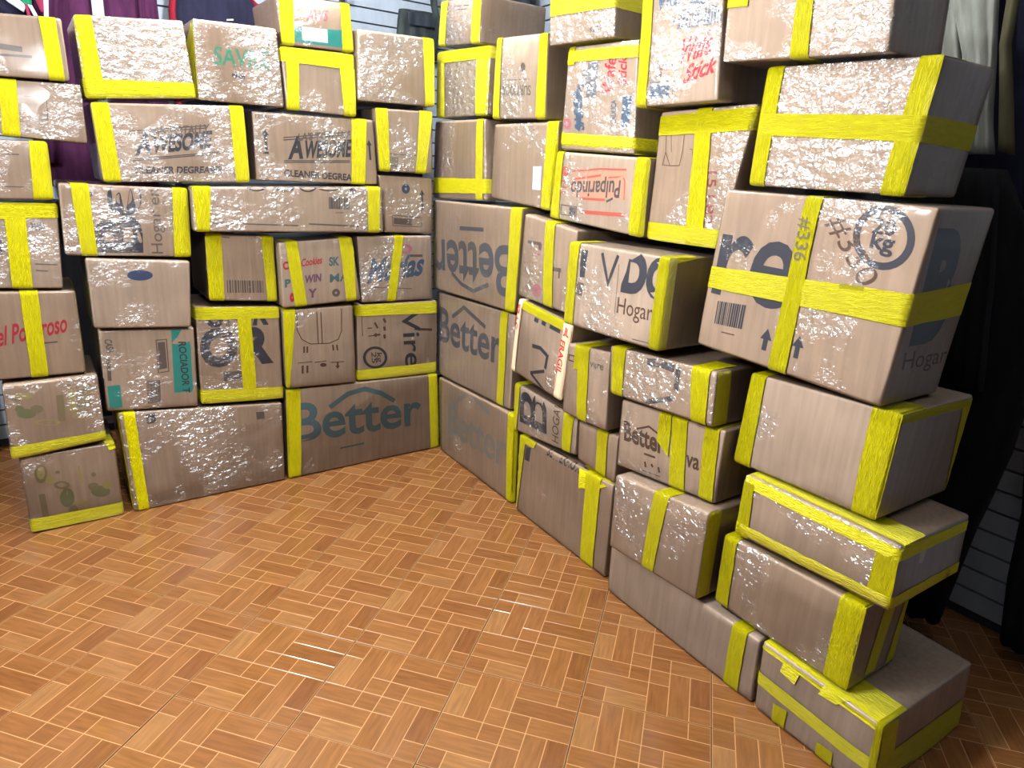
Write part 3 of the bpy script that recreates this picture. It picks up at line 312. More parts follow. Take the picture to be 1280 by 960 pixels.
["R8","R",0.0,[[0.8137,1.3771],[1.2487,1.362],[1.2454,1.1389],[0.7928,1.1602]],0.3,0.4452,0.2215,"box with upside down red and grey lettering between two yellow stripes",[["t",[[-0.0024,0.2255],[0.0429,0.2247],[0.057,-0.0035],[-0.0021,-0.0034]],"tb"],["t",[[0.3976,0.2251],[0.4544,0.2255],[0.4591,0.0005],[0.3982,0.0004]],"tb"]],[["q",[[0.1,0.1572],[0.3566,0.1811],[0.3676,0.0982],[0.1146,0.0822]],"pe"],["x","Pulparindo",[[0.3371,0.1504],[0.1012,0.1295],[0.3384,0.1022]],"gd",0.02,0,1],["s",[[0.0991,0.1622],[0.2347,0.1782],[0.3562,0.1833]],0.0051,"ro"],["s",[[0.1082,0.1376],[0.2459,0.16]],0.0063,"ro"],["s",[[0.2459,0.16],[0.266,0.1543],[0.3422,0.1621],[0.3543,0.1539],[0.3607,0.0975]],0.0043,"ro"],["s",[[0.1527,0.081],[0.2742,0.0886]],0.0076,"ro"],["s",[[0.1687,0.0398],[0.375,0.0553]],0.0114,"ro"],["o",[0.0605,0.1596],[0.0194,0.0013],[-0.003,0.0151],0,"ro"],["s",[[0.06,0.0503],[0.1415,0.0518],[0.1431,0.0212],[0.0617,0.0186],[0.06,0.0503]],0.0032,"gd"],["q",[[0.1041,0.0475],[0.1379,0.0488],[0.1385,0.0232],[0.1043,0.024]],"gd"],["s",[[0.0491,0.1279],[0.0756,0.1274]],0.0065,"ro"],["s",[[0.0527,0.11],[0.0791,0.1097]],0.0065,"ro"],["s",[[0.0519,0.0916],[0.0783,0.0916]],0.0066,"ro"],["s",[[0.2825,0.0847],[0.3101,0.097]],0.0071,"gd"]]],
["R9","R",0.03,[[1.1919,1.8474],[1.469,1.8209],[1.4985,1.4955],[1.2072,1.4921]],0.3,0.2859,0.3422,"large upright box with red slanted lettering and a blue barcode high on the right",[["t",[[0.0,0.3422],[0.0466,0.3417],[0.0436,-0.0003],[0.0,-0.0]],"tb"]],[["x","Wafe",[[0.145,0.0966],[0.2548,0.1148],[0.1535,0.1527]],"re",0.02,0.25,1],["x","Stick",[[0.1688,0.049],[0.2711,0.0704],[0.1786,0.0904]],"re",0.02,0.25,1],["b",[[0.1469,0.2202],[0.2878,0.2239],[0.2861,0.186],[0.1422,0.1835]],"nb"],["s",[[0.1438,0.2241],[0.2925,0.2271],[0.2887,0.1839],[0.1395,0.1819],[0.1438,0.2241]],0.0022,"nb"],["q",[[0.1803,0.2447],[0.2331,0.2453],[0.2292,0.2312],[0.179,0.2302]],"nb"],["x","Vita",[[0.0527,0.2316],[0.1419,0.2426],[0.0521,0.2649]],"nb",0.04,0.3,1],["s",[[0.0498,0.0585],[0.1374,0.0587],[0.1355,0.02],[0.0506,0.0211]],0.0028,"nb"],["q",[[0.0534,0.0524],[0.1239,0.0519],[0.1239,0.0227],[0.0532,0.0249]],"nb"],["x","SALADO",[[0.0618,0.0888],[0.1316,0.0899],[0.0606,0.1005]],"gr",0.03,0,1],["x","24",[[0.0696,0.0709],[0.0932,0.0713],[0.0684,0.0826]],"gr",0.03,0,1],["s",[[0.1213,0.1945],[0.1284,0.2088]],0.0057,"nb"]]],
["R10","R",0.03,[[1.4875,1.7971],[1.8988,1.7375],[1.9103,1.5631],[1.4963,1.5806]],0.207,0.4159,0.1967,"topmost box of the near end with one central yellow stripe, cut by the photo edge",[["t",[[0.2012,0.1967],[0.2401,0.1962],[0.239,-0.0031],[0.1932,-0.0039]],"tb"],["t",[[0.0019,0.1545],[0.0676,0.1548],[0.0656,0.109],[-0.0029,0.1073]],"l"]],[]],
["R11","R",-0.02,[[1.2559,1.4851],[1.5809,1.4917],[1.5191,1.1369],[1.2509,1.1357]],0.3,0.2977,0.3558,"box with a yellow tape grid, rotated digits and a line drawn pin",[["t",[[-0.0105,0.3414],[0.2966,0.3474],[0.2972,0.2934],[-0.0117,0.29]],"lr"],["t",[[0.1233,0.3692],[0.1692,0.3695],[0.2407,-0.0017],[0.1701,-0.0001]],"t"],["t",[[-0.0205,0.0516],[0.2932,0.0499],[0.2977,0.0],[-0.0157,0.0003]],"lr"]],[["s",[[0.0307,0.2992],[0.0373,0.246],[0.0316,0.2115],[0.0592,0.2095],[0.0373,0.246]],0.0022,"br"],["s",[[0.0592,0.2095],[0.0945,0.2098],[0.0981,0.2454],[0.0942,0.301]],0.0022,"br"],["s",[[0.0479,0.2986],[0.0579,0.2458]],0.0017,"br"],["x","15 L82",[[0.2009,0.1965],[0.2256,0.0612],[0.2298,0.1969]],"re2",0.01,0,1],["s",[[0.1212,0.2533],[0.1326,0.2511],[0.1361,0.2368]],0.0017,"br"]]],
["R12","R",0.0,[[1.6097,1.5663],[2.0039,1.555],[1.9833,1.297],[1.6031,1.3017]],0.214,0.3883,0.2627,"wide box crossed by yellow tape, lying on the biggest box of the near end",[["t",[[0.0,0.2662],[0.0465,0.2667],[0.0474,0.0008],[-0.0004,0.0018]],"tb"],["t",[[0.3449,0.2667],[0.3881,0.2663],[0.3883,0.0],[0.338,-0.0002]],"tb"],["t",[[0.0025,0.1621],[0.3916,0.154],[0.39,0.1041],[0.0013,0.1146]],"lr"]],[]],
["R13","R",0.03,[[1.5613,1.2905],[2.071,1.283],[2.0445,0.8712],[1.5328,0.889]],0.234,0.5119,0.4085,"biggest box of the near end with dark ring mark, large letters and tape cross",[["t",[[0.2299,0.4093],[0.2691,0.4086],[0.2793,0.0023],[0.2301,0.001]],"tb"],["t",[[-0.0018,0.2145],[0.5142,0.2421],[0.5209,0.1759],[0.0007,0.1597]],"lr"],["t",[[0.358,0.2355],[0.4112,0.2386],[0.4123,0.2287],[0.3572,0.2249]],""]],[["x","re",[[0.0165,0.15],[0.2427,0.1497],[0.0192,0.3711]],"bl",0.012,0,1],["o",[0.4201,0.3399],[0.0619,0.0076],[-0.0179,0.0627],0.77,"bl"],["x","20",[[0.3942,0.348],[0.4415,0.3457],[0.3929,0.3766]],"bl",0.025,0,1],["x","kg",[[0.3977,0.3177],[0.447,0.3148],[0.3971,0.35]],"bl",0.025,0,1],["x","#336",[[0.2283,0.3623],[0.2353,0.2664],[0.258,0.3634]],"gr",0,0,3],["x","#330",[[0.2886,0.358],[0.4021,0.2335],[0.3245,0.3832]],"br",0,0,1],["b",[[0.0451,0.1304],[0.1363,0.1378],[0.1372,0.0763],[0.0465,0.0704]],"bl"],["a",[[0.2056,0.0957],[0.2059,0.0411]],0.0214,"bl"],["a",[[0.292,0.1003],[0.2936,0.0465]],0.0204,"bl"],["s",[[0.0744,0.0536],[0.1149,0.0557]],0.0031,"br"],["x","B",[[0.5506,0.1485],[0.6794,0.1469],[0.5319,0.3508]],"bl",0.06,0,1],["x","Hogar",[[0.5541,0.0792],[0.7378,0.0753],[0.5454,0.1184]],"br",0,0,1]]],
["R14","R",0.01,[[1.7033,0.8538],[2.0831,0.867],[2.0768,0.6157],[1.6914,0.6049]],0.312,0.3838,0.2513,"plain box with yellow tape on both edges and outlining its end, under the biggest box",[["t",[[-0.0,0.2514],[0.0454,0.252],[0.0533,-0.0032],[0.0004,-0.0052]],"tb"],["t",[[0.319,0.2505],[0.3838,0.2514],[0.384,-0.0052],[0.3288,-0.0048]],"tb"],["t",[[0.3838,0.2514],[0.6957,0.2423],[0.6999,0.222],[0.3877,0.2294]],""],["t",[[0.6489,0.2434],[0.6957,0.2423],[0.7372,-0.0331],[0.6923,-0.0309]],""]],[]],
["R15","R",0.04,[[1.7557,0.6012],[2.1541,0.6016],[2.1611,0.4467],[1.7496,0.4298]],0.301,0.4061,0.1643,"flat box framed all round with yellow tape, fourth from the floor at the near end",[["t",[[-0.0003,0.1693],[0.4061,0.1643],[0.4072,0.1277],[0.0001,0.1347]],"lrt"],["t",[[0.002,0.1485],[0.0343,0.1488],[0.0423,0.0015],[0.0051,0.0001]],""],["t",[[-0.0028,0.0354],[0.4053,0.0364],[0.4061,-0.0],[-0.0,-0.0]],"lrb"],["t",[[0.3585,0.1389],[0.4054,0.1385],[0.4028,0.0206],[0.3523,0.0192]],""]],[["l",[[0.4967,0.125],[0.5208,0.1238],[0.5143,0.0929],[0.4969,0.0943]],"ta"]]],
["R16","R",0.045,[[1.7269,0.4162],[2.1174,0.4298],[2.1161,0.2034],[1.7275,0.2113]],0.2,0.3907,0.2166,"film wrapped box with two yellow stripes leaning over the lowest taped box",[["t",[[-0.0,0.2166],[0.0443,0.2166],[0.0448,-0.0018],[0.0,0.0]],"tb"],["t",[[0.3308,0.2168],[0.3907,0.2166],[0.3907,-0.0],[0.3318,-0.0007]],"tb"],["t",[[0.4762,0.1976],[0.5248,0.1874],[0.5011,0.0145],[0.4558,0.0179]],""],["t",[[0.5668,0.1797],[0.6145,0.1702],[0.5895,0.0147],[0.5468,0.0137]],""]],[]],
["R17","R",0.06,[[1.8985,0.2002],[2.2144,0.1945],[2.225,0.0025],[1.907,0.0025]],0.41,0.318,0.1961,"bottom box at the near end with torn yellow strips and taped edges",[["t",[[0.0,0.1961],[0.318,0.1961],[0.3172,0.1785],[-0.0,0.1797]],"t"],["t",[[-0.0098,0.1114],[0.3166,0.1025],[0.3172,0.0636],[-0.0069,0.0749]],"lr"],["t",[[0.3035,0.1967],[0.318,0.1961],[0.3165,-0.027],[0.3003,-0.0198]],"t"],["t",[[0.057,0.0557],[0.0957,0.0621],[0.091,-0.0305],[0.0556,-0.0328]],""],["t",[[0.1803,0.0423],[0.2214,0.0453],[0.221,-0.0599],[0.1822,-0.055]],""],["t",[[0.0691,0.1932],[0.1163,0.1931],[0.1036,0.1451],[0.0613,0.1531]],"t"],["t",[[0.1739,0.1935],[0.2301,0.1953],[0.2119,0.1722],[0.1654,0.1671]],"t"],["t",[[0.318,0.1961],[0.3821,0.189],[0.3942,-0.0115],[0.3342,-0.0121]],""],["t",[[0.7507,0.1496],[0.8092,0.1445],[0.8055,-0.0547],[0.7531,-0.0545]],""],["t",[[0.3208,0.1066],[0.7947,0.0395],[0.8039,-0.0282],[0.3234,0.039]],""]],[]],
["R18","R",0.058,[[1.3163,0.1825],[1.8916,0.1936],[1.8977,0.0025],[1.3198,0.0025]],0.3,0.5777,0.1866,"long plain floor box shaded by the box above, one yellow stripe near its right end",[["t",[[0.4927,0.1994],[0.5398,0.1949],[0.5329,-0.0096],[0.4866,-0.0085]],"tb"]],[]],
["R19","R",0.09,[[1.3371,0.4355],[1.7028,0.477],[1.7014,0.2089],[1.3419,0.1884]],0.32,0.3651,0.2586,"plain box with one central stripe and yellow taped end, above the long floor box",[["t",[[0.1709,0.268],[0.2262,0.2664],[0.1972,0.0001],[0.15,-0.002]],"tb"],["t",[[0.3651,0.2586],[0.4151,0.2586],[0.4151,0.0],[0.3651,0.0]],"tb"]],[]],
["R20","R",0.04,[[1.2797,0.6553],[1.6777,0.6913],[1.6764,0.4795],[1.2852,0.4351]],0.32,0.3977,0.2171,"box with small dark lettering under a roof mark half hidden by two yellow stripes",[["t",[[0.214,0.2201],[0.27,0.2197],[0.2903,-0.0188],[0.2313,-0.018]],"tb"],["t",[[0.1647,0.2204],[0.2111,0.2194],[0.2153,0.0884],[0.1652,0.1269]],"t"],["t",[[0.3313,0.2213],[0.3793,0.2202],[0.3916,-0.0184],[0.3434,-0.0181]],"tb"]],[["x","Better",[[0.0258,0.0929],[0.1961,0.0904],[0.0188,0.1507]],"br2",0.03,0,1],["s",[[0.0767,0.1393],[0.1248,0.1589],[0.1759,0.1422]],0.0062,"br2"],["x","va",[[0.2805,0.0804],[0.3297,0.0809],[0.2787,0.1287]],"br2",0.02,0,1],["s",[[0.1166,0.0706],[0.1634,0.071]],0.0062,"br2"],["s",[[0.1233,0.0468],[0.1289,0.0303]],0.0075,"br2"],["s",[[0.1503,0.0468],[0.158,0.0388]],0.0075,"br2"],["s",[[0.1801,0.0454],[0.1857,0.0292]],0.0074,"br2"],["s",[[0.1171,0.0164],[0.1906,0.0179]],0.002,"br2"]]],
["R21","R",0.065,[[1.2307,0.8171],[1.6435,0.8445],[1.6518,0.6945],[1.2472,0.6691]],0.32,0.4106,0.1506,"short box with a sideways dark letter and a bright yellow taped end and top",[["t",[[0.018,0.1512],[0.074,0.1513],[0.0626,-0.0004],[0.015,0.0009]],"tb"],["t",[[0.3286,0.151],[0.39,0.1506],[0.389,-0.0029],[0.3387,-0.0034]],"tb"],["t",[[0.4146,0.1506],[0.4656,0.1506],[0.4656,0.0],[0.4146,0.0]],"tb"]],[["s",[[0.1612,0.1295],[0.214,0.1351],[0.2653,0.1295]],0.0231,"bl"],["s",[[0.2792,0.1368],[0.2793,0.1034],[0.2763,0.0712]],0.0175,"bl"],["s",[[0.1589,0.0083],[0.2666,0.0462]],0.0142,"bl"]]],
["R22","R",0.1,[[1.0428,1.1087],[1.4702,1.1122],[1.4633,0.8572],[1.0398,0.8478]],0.32,0.4265,0.259,"jutting box with large dark letters above small grey words, left of the biggest box",[["t",[[0.0,0.259],[0.0552,0.2598],[0.0505,-0.0009],[0.0,-0.0]],"tb"],["t",[[0.3919,0.259],[0.4265,0.259],[0.4265,0.0],[0.3925,-0.0008]],"tb"],["t",[[0.4265,0.259],[0.4565,0.259],[0.4565,0.0],[0.4265,0.0]],"tb"],["t",[[0.4265,0.259],[0.5886,0.274],[0.5884,0.2609],[0.4301,0.2399]],"t"]],[["q",[[0.0619,0.239],[0.0924,0.24],[0.0886,0.158],[0.0654,0.1572]],"bl"],["q",[[0.0557,0.1411],[0.0872,0.1408],[0.081,0.1005],[0.0531,0.1011]],"gr"],["s",[[0.1585,0.2404],[0.1962,0.1567],[0.228,0.2416]],0.0115,"bl"],["x","D",[[0.2529,0.1489],[0.3504,0.1507],[0.2532,0.2513]],"bl",0.06,0,1],["x","C",[[0.3508,0.1485],[0.4291,0.1504],[0.3495,0.2452]],"bl",0.06,0,1],["s",[[0.2352,0.2175],[0.2388,0.0643]],0.0018,"br"],["x","Hogar e",[[0.2471,0.0777],[0.4329,0.0806],[0.2466,0.1247]],"br",0,0,1],["s",[[0.3221,0.0143],[0.3988,0.0168]],0.0028,"gr"]]],
["R23","R",0.02,[[-0.057,1.1685],[0.6529,1.1811],[0.634,0.793],[-0.0476,0.7769]],0.3,0.6969,0.3912,"tall box with upside down faded lettering at the corner, above the middle lettered box",[["t",[[0.6296,0.3933],[0.6969,0.3912],[0.6969,0.0],[0.6339,-0.0014]],"tb"],["t",[[-0.0,0.3919],[0.0229,0.3929],[0.0247,-0.0002],[-0.0,-0.0]],"l"]],[["x","Better",[[0.6533,0.2465],[0.0237,0.2175],[0.6663,0.0603]],"ng",0.02,0,1],["s",[[0.186,0.092],[0.2744,0.0555],[0.379,0.0398],[0.498,0.083]],0.0172,"ng"],["s",[[0.2487,0.2864],[0.4416,0.2947]],0.0163,"ng"]]],
["R24","R",0.0,[[-0.0462,0.7602],[0.6099,0.7826],[0.6034,0.3905],[-0.0271,0.3694]],0.3,0.6447,0.3927,"tall box with upright faded lettering at the corner, middle of the three lettered boxes",[["t",[[0.5492,0.3894],[0.6007,0.3884],[0.5961,-0.0075],[0.5456,-0.0079]],"tb"]],[["x","Better",[[0.0199,0.1709],[0.5616,0.1716],[0.0224,0.3219]],"ng",0.02,0,1],["s",[[0.1527,0.2992],[0.2523,0.3582],[0.434,0.3035]],0.0181,"ng"]]],
["R25","R",0.01,[[0.001,0.3623],[0.6579,0.3871],[0.6629,0.0025],[0.0282,0.0025]],0.3,0.647,0.3737,"tall floor box with very faint teal lettering at the corner",[["t",[[0.6025,0.3785],[0.6649,0.3802],[0.6657,-0.0029],[0.61,-0.0026]],"tb"],["t",[[0.0003,0.3812],[0.0245,0.3832],[0.0176,0.0087],[0.0005,0.0065]],"l"]],[["x","Better",[[0.0878,0.1208],[0.5944,0.1389],[0.0919,0.2705]],"tf",0.02,0,1],["s",[[0.1309,0.2741],[0.2852,0.3741],[0.4595,0.3267]],0.0197,"tf"]]],
["R26","R",0.03,[[0.6848,1.166],[0.9894,1.1339],[0.9817,0.8571],[0.6661,0.8685]],0.28,0.312,0.2885,"box with one bent yellow stripe and a pink dot, squeezed behind the jutting box",[["t",[[0.136,0.2894],[0.1926,0.2894],[0.2182,-0.0055],[0.1666,-0.0061]],"tb"]],[["s",[[0.0362,0.1979],[0.1201,0.2056]],0.0108,"gr"],["q",[[0.1007,0.2046],[0.1249,0.2066],[0.1234,0.1844],[0.1088,0.1843]],"gr"],["o",[0.1157,0.0428],[0.0284,0.0062],[-0.0033,0.0221],0,"pi"],["s",[[0.1974,0.1363],[0.2469,0.1415]],0.0135,"gr"],["s",[[0.2382,0.1396],[0.2377,0.1119]],0.0081,"gr"],["s",[[0.082,0.1652],[0.1208,0.1701]],0.0054,"pi"]]],
["R27","R",0.04,[[0.6911,0.8621],[1.0103,0.8305],[0.9762,0.5519],[0.6559,0.58]],0.28,0.3221,0.2835,"box with red lettered white warning strips down both sides",[["t",[[0.0316,0.2887],[0.2814,0.2846],[0.2806,0.2499],[0.034,0.253]],""],["f",[[-0.0005,0.2887],[0.0316,0.2887],[0.0341,-0.0005],[0.0,0.0]],"tb"],["f",[[0.282,0.2819],[0.3305,0.2833],[0.3305,-0.0003],[0.2834,-0.0014]],"tb"]],[["s",[[0.1218,0.1398],[0.1709,0.1475],[0.2132,0.135]],0.0147,"bl"],["s",[[0.2171,0.1395],[0.2152,0.0836]],0.0144,"bl"],["s",[[0.1293,0.0355],[0.2126,0.0733]],0.0121,"bl"],["s",[[0.1348,0.0344],[0.2296,-0.0015]],0.0106,"bl"],["q",[[0.1133,0.2467],[0.1387,0.2456],[0.1372,0.2302],[0.1117,0.2312]],"bl"],["q",[[0.1578,0.2486],[0.1825,0.2475],[0.1812,0.2323],[0.1564,0.2333]],"bl"],["q",[[0.2056,0.2519],[0.2666,0.2511],[0.2661,0.2336],[0.2049,0.234]],"bl"],["x","FRAGIL",[[-0.0012,0.2672],[-0.0058,0.1346],[0.0203,0.2673]],"ro2",0.02,0,3],["x","FRAGIL",[[0.2833,0.219],[0.2848,0.0947],[0.3062,0.2181]],"ro2",0.02,0,3],["x","JL",[[0.2909,0.2447],[0.3155,0.2357],[0.2942,0.2687]],"ro2",0.03,0,3]]],
["R28","R",0.05,[[1.0085,0.7705],[1.2197,0.7903],[1.2321,0.5312],[1.0019,0.5225]],0.28,0.2223,0.2548,"narrow upright box with one yellow stripe, right of the warning strip box",[["t",[[0.0626,0.2554],[0.122,0.2558],[0.1297,0.0002],[0.0851,0.0003]],"tb"],["t",[[0.0451,0.2557],[0.0757,0.2545],[0.0732,0.1721],[0.0473,0.1726]],"t"]],[["x","vare",[[0.1251,0.1928],[0.1933,0.1923],[0.1265,0.2169]],"gr",0.02,0,1],["s",[[0.0109,0.2141],[0.042,0.2137],[0.0445,0.1945],[0.0136,0.1946],[0.0109,0.2141]],0.0042,"br2"]]],
["R29","R",0.02,[[0.6615,0.5286],[1.0535,0.5079],[1.0566,0.3736],[0.6641,0.3325]],0.28,0.3946,0.1662,"low box with a sideways dark letter between two yellow stripes, under the warning strip box",[["t",[[-0.0038,0.166],[0.0411,0.1681],[0.0282,-0.0059],[-0.0181,-0.0013]],"tb"],["t",[[0.3218,0.1645],[0.3768,0.1649],[0.3683,-0.0093],[0.3214,0.0003]],"tb"]],[["x","B",[[0.2215,0.0366],[0.2101,0.1685],[0.0469,0.0389]],"bl",0.01,0,1],["x","HOGAR",[[0.2962,0.0199],[0.2964,0.1868],[0.2575,0.0213]],"br",0,0,1]]],
["R30","R",0.02,[[1.0591,0.5065],[1.2607,0.5187],[1.2647,0.3548],[1.0676,0.3664]],0.28,0.2007,0.1532,"small plain box with one yellow stripe shaded under the narrow upright box",[["t",[[0.1041,0.1519],[0.1552,0.1531],[0.1561,-0.0026],[0.1059,-0.0032]],"tb"]],[]],
["R31","R",0.02,[[0.7146,0.3323],[1.2608,0.3495],[1.262,0.0025],[0.7138,0.0025]],0.34,0.5484,0.3394,"plain floor box with dark capitals along its top edge and a torn yellow strip",[["t",[[0.0111,0.3397],[0.0495,0.3425],[0.0115,0.0165],[-0.0173,0.0101]],"t"],["t",[[-0.0058,0.3409],[0.1138,0.3412],[0.1007,0.3134],[-0.0086,0.3087]],""],["t",[[0.4131,0.3402],[0.4886,0.34],[0.4893,0.0118],[0.4189,0.0081]],"tb"],["t",[[0.3738,0.3404],[0.5447,0.3392],[0.4661,0.2906],[0.3791,0.2609]],"t"]],[["x","BETTERHOME",[[0.1782,0.315],[0.3903,0.3137],[0.184,0.3558]],"bl",0.03,0,1],["q",[[0.0479,0.3012],[0.0801,0.306],[0.0749,0.2463],[0.0422,0.2441]],"bl"],["s",[[0.1574,0.1677],[0.1623,0.1189]],0.0033,"pi"]]]
]

TXT = {}
def glyphs(s, bold):
    key = (s, bold)
    if key not in TXT:
        cu = bpy.data.curves.new('txt', 'FONT'); cu.body = s; cu.size = 1.0; cu.offset = bold; cu.resolution_u = 4
        o = bpy.data.objects.new('txt', cu); COL.objects.link(o)
        bpy.context.view_layer.update()
        dg = bpy.context.evaluated_depsgraph_get(); me = o.evaluated_get(dg).to_mesh()
        vs = [v.co.copy() for v in me.vertices]; fs = [tuple(p.vertices) for p in me.polygons]
        o.evaluated_get(dg).to_mesh_clear(); bpy.data.objects.remove(o); bpy.data.curves.remove(cu)
        TXT[key] = (vs, fs)
    return TXT[key]
CAPH = max(v.y for v in glyphs('H', 0)[0])

WRINKLE = dict(L1=.35, L2=.45, L3=.3, L4=.45, L5=.2, L6=.4, L7=.2, L8=.76, L9=.62, L10=.5, L11=.45, L12=.4, L13=.5, L14=.3, L15=.4, L16=.3, L17=.5, L18=.55, L19=.35, L20=.45, L21=.3, L22=.3, L23=.35, L24=.3, L25=.25, L26=.22, L27=.45, L28=.2, R1=.6, R2=.9, R3=.5, R4=.45, R5=.65, R6=.55, R7=.5, R8=.35, R9=.5, R10=.62, R11=.45, R12=.64, R13=.45, R14=.22, R15=.42, R16=.42, R17=.2, R18=.18, R19=.35, R20=.35, R21=.5, R22=.38, R23=.3, R24=.25, R25=.15, R26=.4, R27=.25, R28=.4, R29=.25, R30=.25, R31=.12)
class Carton:
    def __init__(s, spec, seed):
        s.key, s.pl, s.off, s.quad, s.D, s.W, s.H, s.label, s.tapes, s.prints = spec
        s.ex, s.n = (DL, NL) if s.pl == 'L' else (DR, NR)
        s.u0, s.z0 = s.quad[3]
        s.rng = random.Random(seed)
        s.ph = [s.rng.uniform(0, 6.28) for _ in range(8)]
        s.sd = Vector((seed * 7.3, seed * 3.1, seed * 1.7))
    def tri(s, X, Y, Z):
        a = X / s.W; t = Y / s.H
        TL, TR, BR, BL = s.quad
        u = (BL[0] * (1 - a) + BR[0] * a) * (1 - t) + (TL[0] * (1 - a) + TR[0] * a) * t
        z = (BL[1] * (1 - a) + BR[1] * a) * (1 - t) + (TL[1] * (1 - a) + TR[1] * a) * t
        return Vector((u - s.u0, Z, z - s.z0))
    def unfold(s, x, y):
        W, H, D = s.W, s.H, s.D
        if y > H: return min(max(x, 0), W), H, min(y - H, D)
        if y < 0: return min(max(x, 0), W), 0.0, min(-y, D)
        if x > W: return W, y, min(x - W, D)
        if x < 0: return 0.0, y, min(-x, D)
        return x, y, 0.0
    def surf(s, X, Y, Z, lift, r=0.009):
        W, H, D = s.W, s.H, s.D
        q = Vector((min(max(X, r), W - r), min(max(Y, r), H - r), min(max(Z, r), D - r)))
        d = Vector((X, Y, Z)) - q
        d = d.normalized() if d.length > 1e-9 else Vector((0, 0, -1))
        ed = min(X, W - X) if abs(d.x) < .5 else 1; ed2 = min(Y, H - Y) if abs(d.y) < .5 else 1
        face = min(ed, ed2, min(Z, D - Z) if abs(d.z) < .5 else 1)
        w = min(1, max(0, face / 0.06))
        p = s.ph
        bul = 0.0016 * w * (math.sin(9 * X + p[0]) * math.sin(8 * Y + p[1]) + 0.6 * math.sin(17 * X + p[2] + 11 * Z) * math.sin(15 * Y + p[3]) + 0.5)
        dent = -0.0022 * (1 - w) * (0.5 + 0.5 * math.sin(21 * X + p[4]) * math.sin(19 * Y + p[5]) * math.sin(16 * Z + p[6]))
        fw = min(1, max(0, -d.z)); fw *= fw
        if fw < .99: bul = bul * fw - 0.001 * w * (1 - fw)
        P = q + d * (r + bul + dent + lift * (.4 + .6 * fw))
        return s.tri(P.x, P.y, P.z)
    def pt(s, x, y, lift):
        return s.surf(*s.unfold(x, y), lift)
    def shell(s, name, n, lift, amp):
        W, H, D = s.W, s.H, s.D; r = 0.009
        def grid(L):
            k = max(4, int(L / n)); return [0, r * .35, r] + [r + (L - 2 * r) * i / k for i in range(1, k)] + [L - r, L - r * .35, L]
        gx, gy, gz = grid(W), grid(H), grid(D)
        idx, vs, fs = {}, [], []
        def vid(X, Y, Z):
            k = (round(X, 5), round(Y, 5), round(Z, 5))
            if k not in idx:
                e = lift
                if amp:
                    q = Vector((X, Y, Z))
                    e += (amp if Z < 1e-6 else amp * .2) * (noise.noise(q * 16 + s.sd) * .9 + noise.noise(Vector((X * 22, Y * 70, Z * 22)) + s.sd) * .7 + .35)
                    e = max(e, lift * .75)
                idx[k] = len(vs); vs.append(s.surf(X, Y, Z, e))
            return idx[k]
        def face(A, B, f, flip):
            for i in range(len(A) - 1):
                for j in range(len(B) - 1):
                    q = (vid(*f(A[i], B[j])), vid(*f(A[i + 1], B[j])), vid(*f(A[i + 1], B[j + 1])), vid(*f(A[i], B[j + 1])))
                    if len(set(q)) == 4: fs.append(q[::-1] if flip else q)
        face(gx, gy, lambda a, b: (a, b, 0), False); face(gx, gy, lambda a, b: (a, b, D), True)
        face(gx, gz, lambda a, b: (a, H, b), False); face(gx, gz, lambda a, b: (a, 0, b), True)
        face(gy, gz, lambda a, b: (W, a, b), True); face(gy, gz, lambda a, b: (0, a, b), False)
        return mesh(name, vs, fs, True)
    def strip(s, q, wraps, lift, name, mat, root, jit=0.0012):
        TL, TR, BR, BL = [Vector(p) for p in q]
        W, H, D = s.W, s.H, s.D
        horiz = ((TR - TL).length > (BL - TL).length)
        def ext(a, b, lim, ax, sign):                       # push a away from b until it passes the edge by lim
            d = (a - b).normalized(); tgt = lim
            k = (tgt - a[ax]) / d[ax] if abs(d[ax]) > 1e-4 else 0
            return a + d * max(k, 0)
        if 't' in wraps: TL, TR = ext(TL, BL, H + 0.10, 1, 1), ext(TR, BR, H + 0.10, 1, 1)
        if 'b' in wraps: BL, BR = ext(BL, TL, -0.10, 1, -1), ext(BR, TR, -0.10, 1, -1)
        if 'r' in wraps: TR, BR = ext(TR, TL, W + D * .97, 0, 1), ext(BR, BL, W + D * .97, 0, 1)
        if 'l' in wraps: TL, BL = ext(TL, TR, -0.12, 0, -1), ext(BL, BR, -0.12, 0, -1)
        nx = max(3, int(((TR - TL).length + (BR - BL).length) / 2 / 0.009)) if horiz else 5
        ny = 5 if horiz else max(3, int(((TL - BL).length + (TR - BR).length) / 2 / 0.009))
        nx = min(nx, 110); ny = min(ny, 110)
        ja, jb, jc = s.rng.uniform(0, 99), s.rng.uniform(0, 99), s.rng.uniform(0, .0006)
        vs, fs, uv = [], [], []
        for j in range(ny + 1):
            for i in range(nx + 1):
                a, b = i / nx, j / ny
                p = (BL * (1 - a) + BR * a) * (1 - b) + (TL * (1 - a) + TR * a) * b
                if horiz: p.y += jit * noise.noise(Vector((p.x * 22, ja + b * 2, 0)))
                else: p.x += jit * noise.noise(Vector((p.y * 22, ja + a * 2, 0)))
                cr = 0.0005 * noise.noise(Vector((p.x * (25 if horiz else 160), p.y * (160 if horiz else 25), jb)))
                vs.append(s.pt(p.x, p.y, lift + jc + cr)); uv.append((b, a * nx * .009 / .05) if horiz else (a, b * ny * .009 / .05))
        for j in range(ny):
            for i in range(nx):
                k = j * (nx + 1) + i; fs.append((k, k + 1, k + nx + 2, k + nx + 1))
        me = mesh(name, vs, fs, True)
        ul = me.uv_layers.new(name='uv')
        for pl in me.polygons:
            for li in pl.loop_indices: ul.data[li].uv = uv[me.loops[li].vertex_index]
        return link(name, me, mat, root)
    def flat(s, pts2, faces, lift):                          # a print: vertices (x, y) laid on the board
        return [s.pt(p[0], p[1], lift) for p in pts2], faces

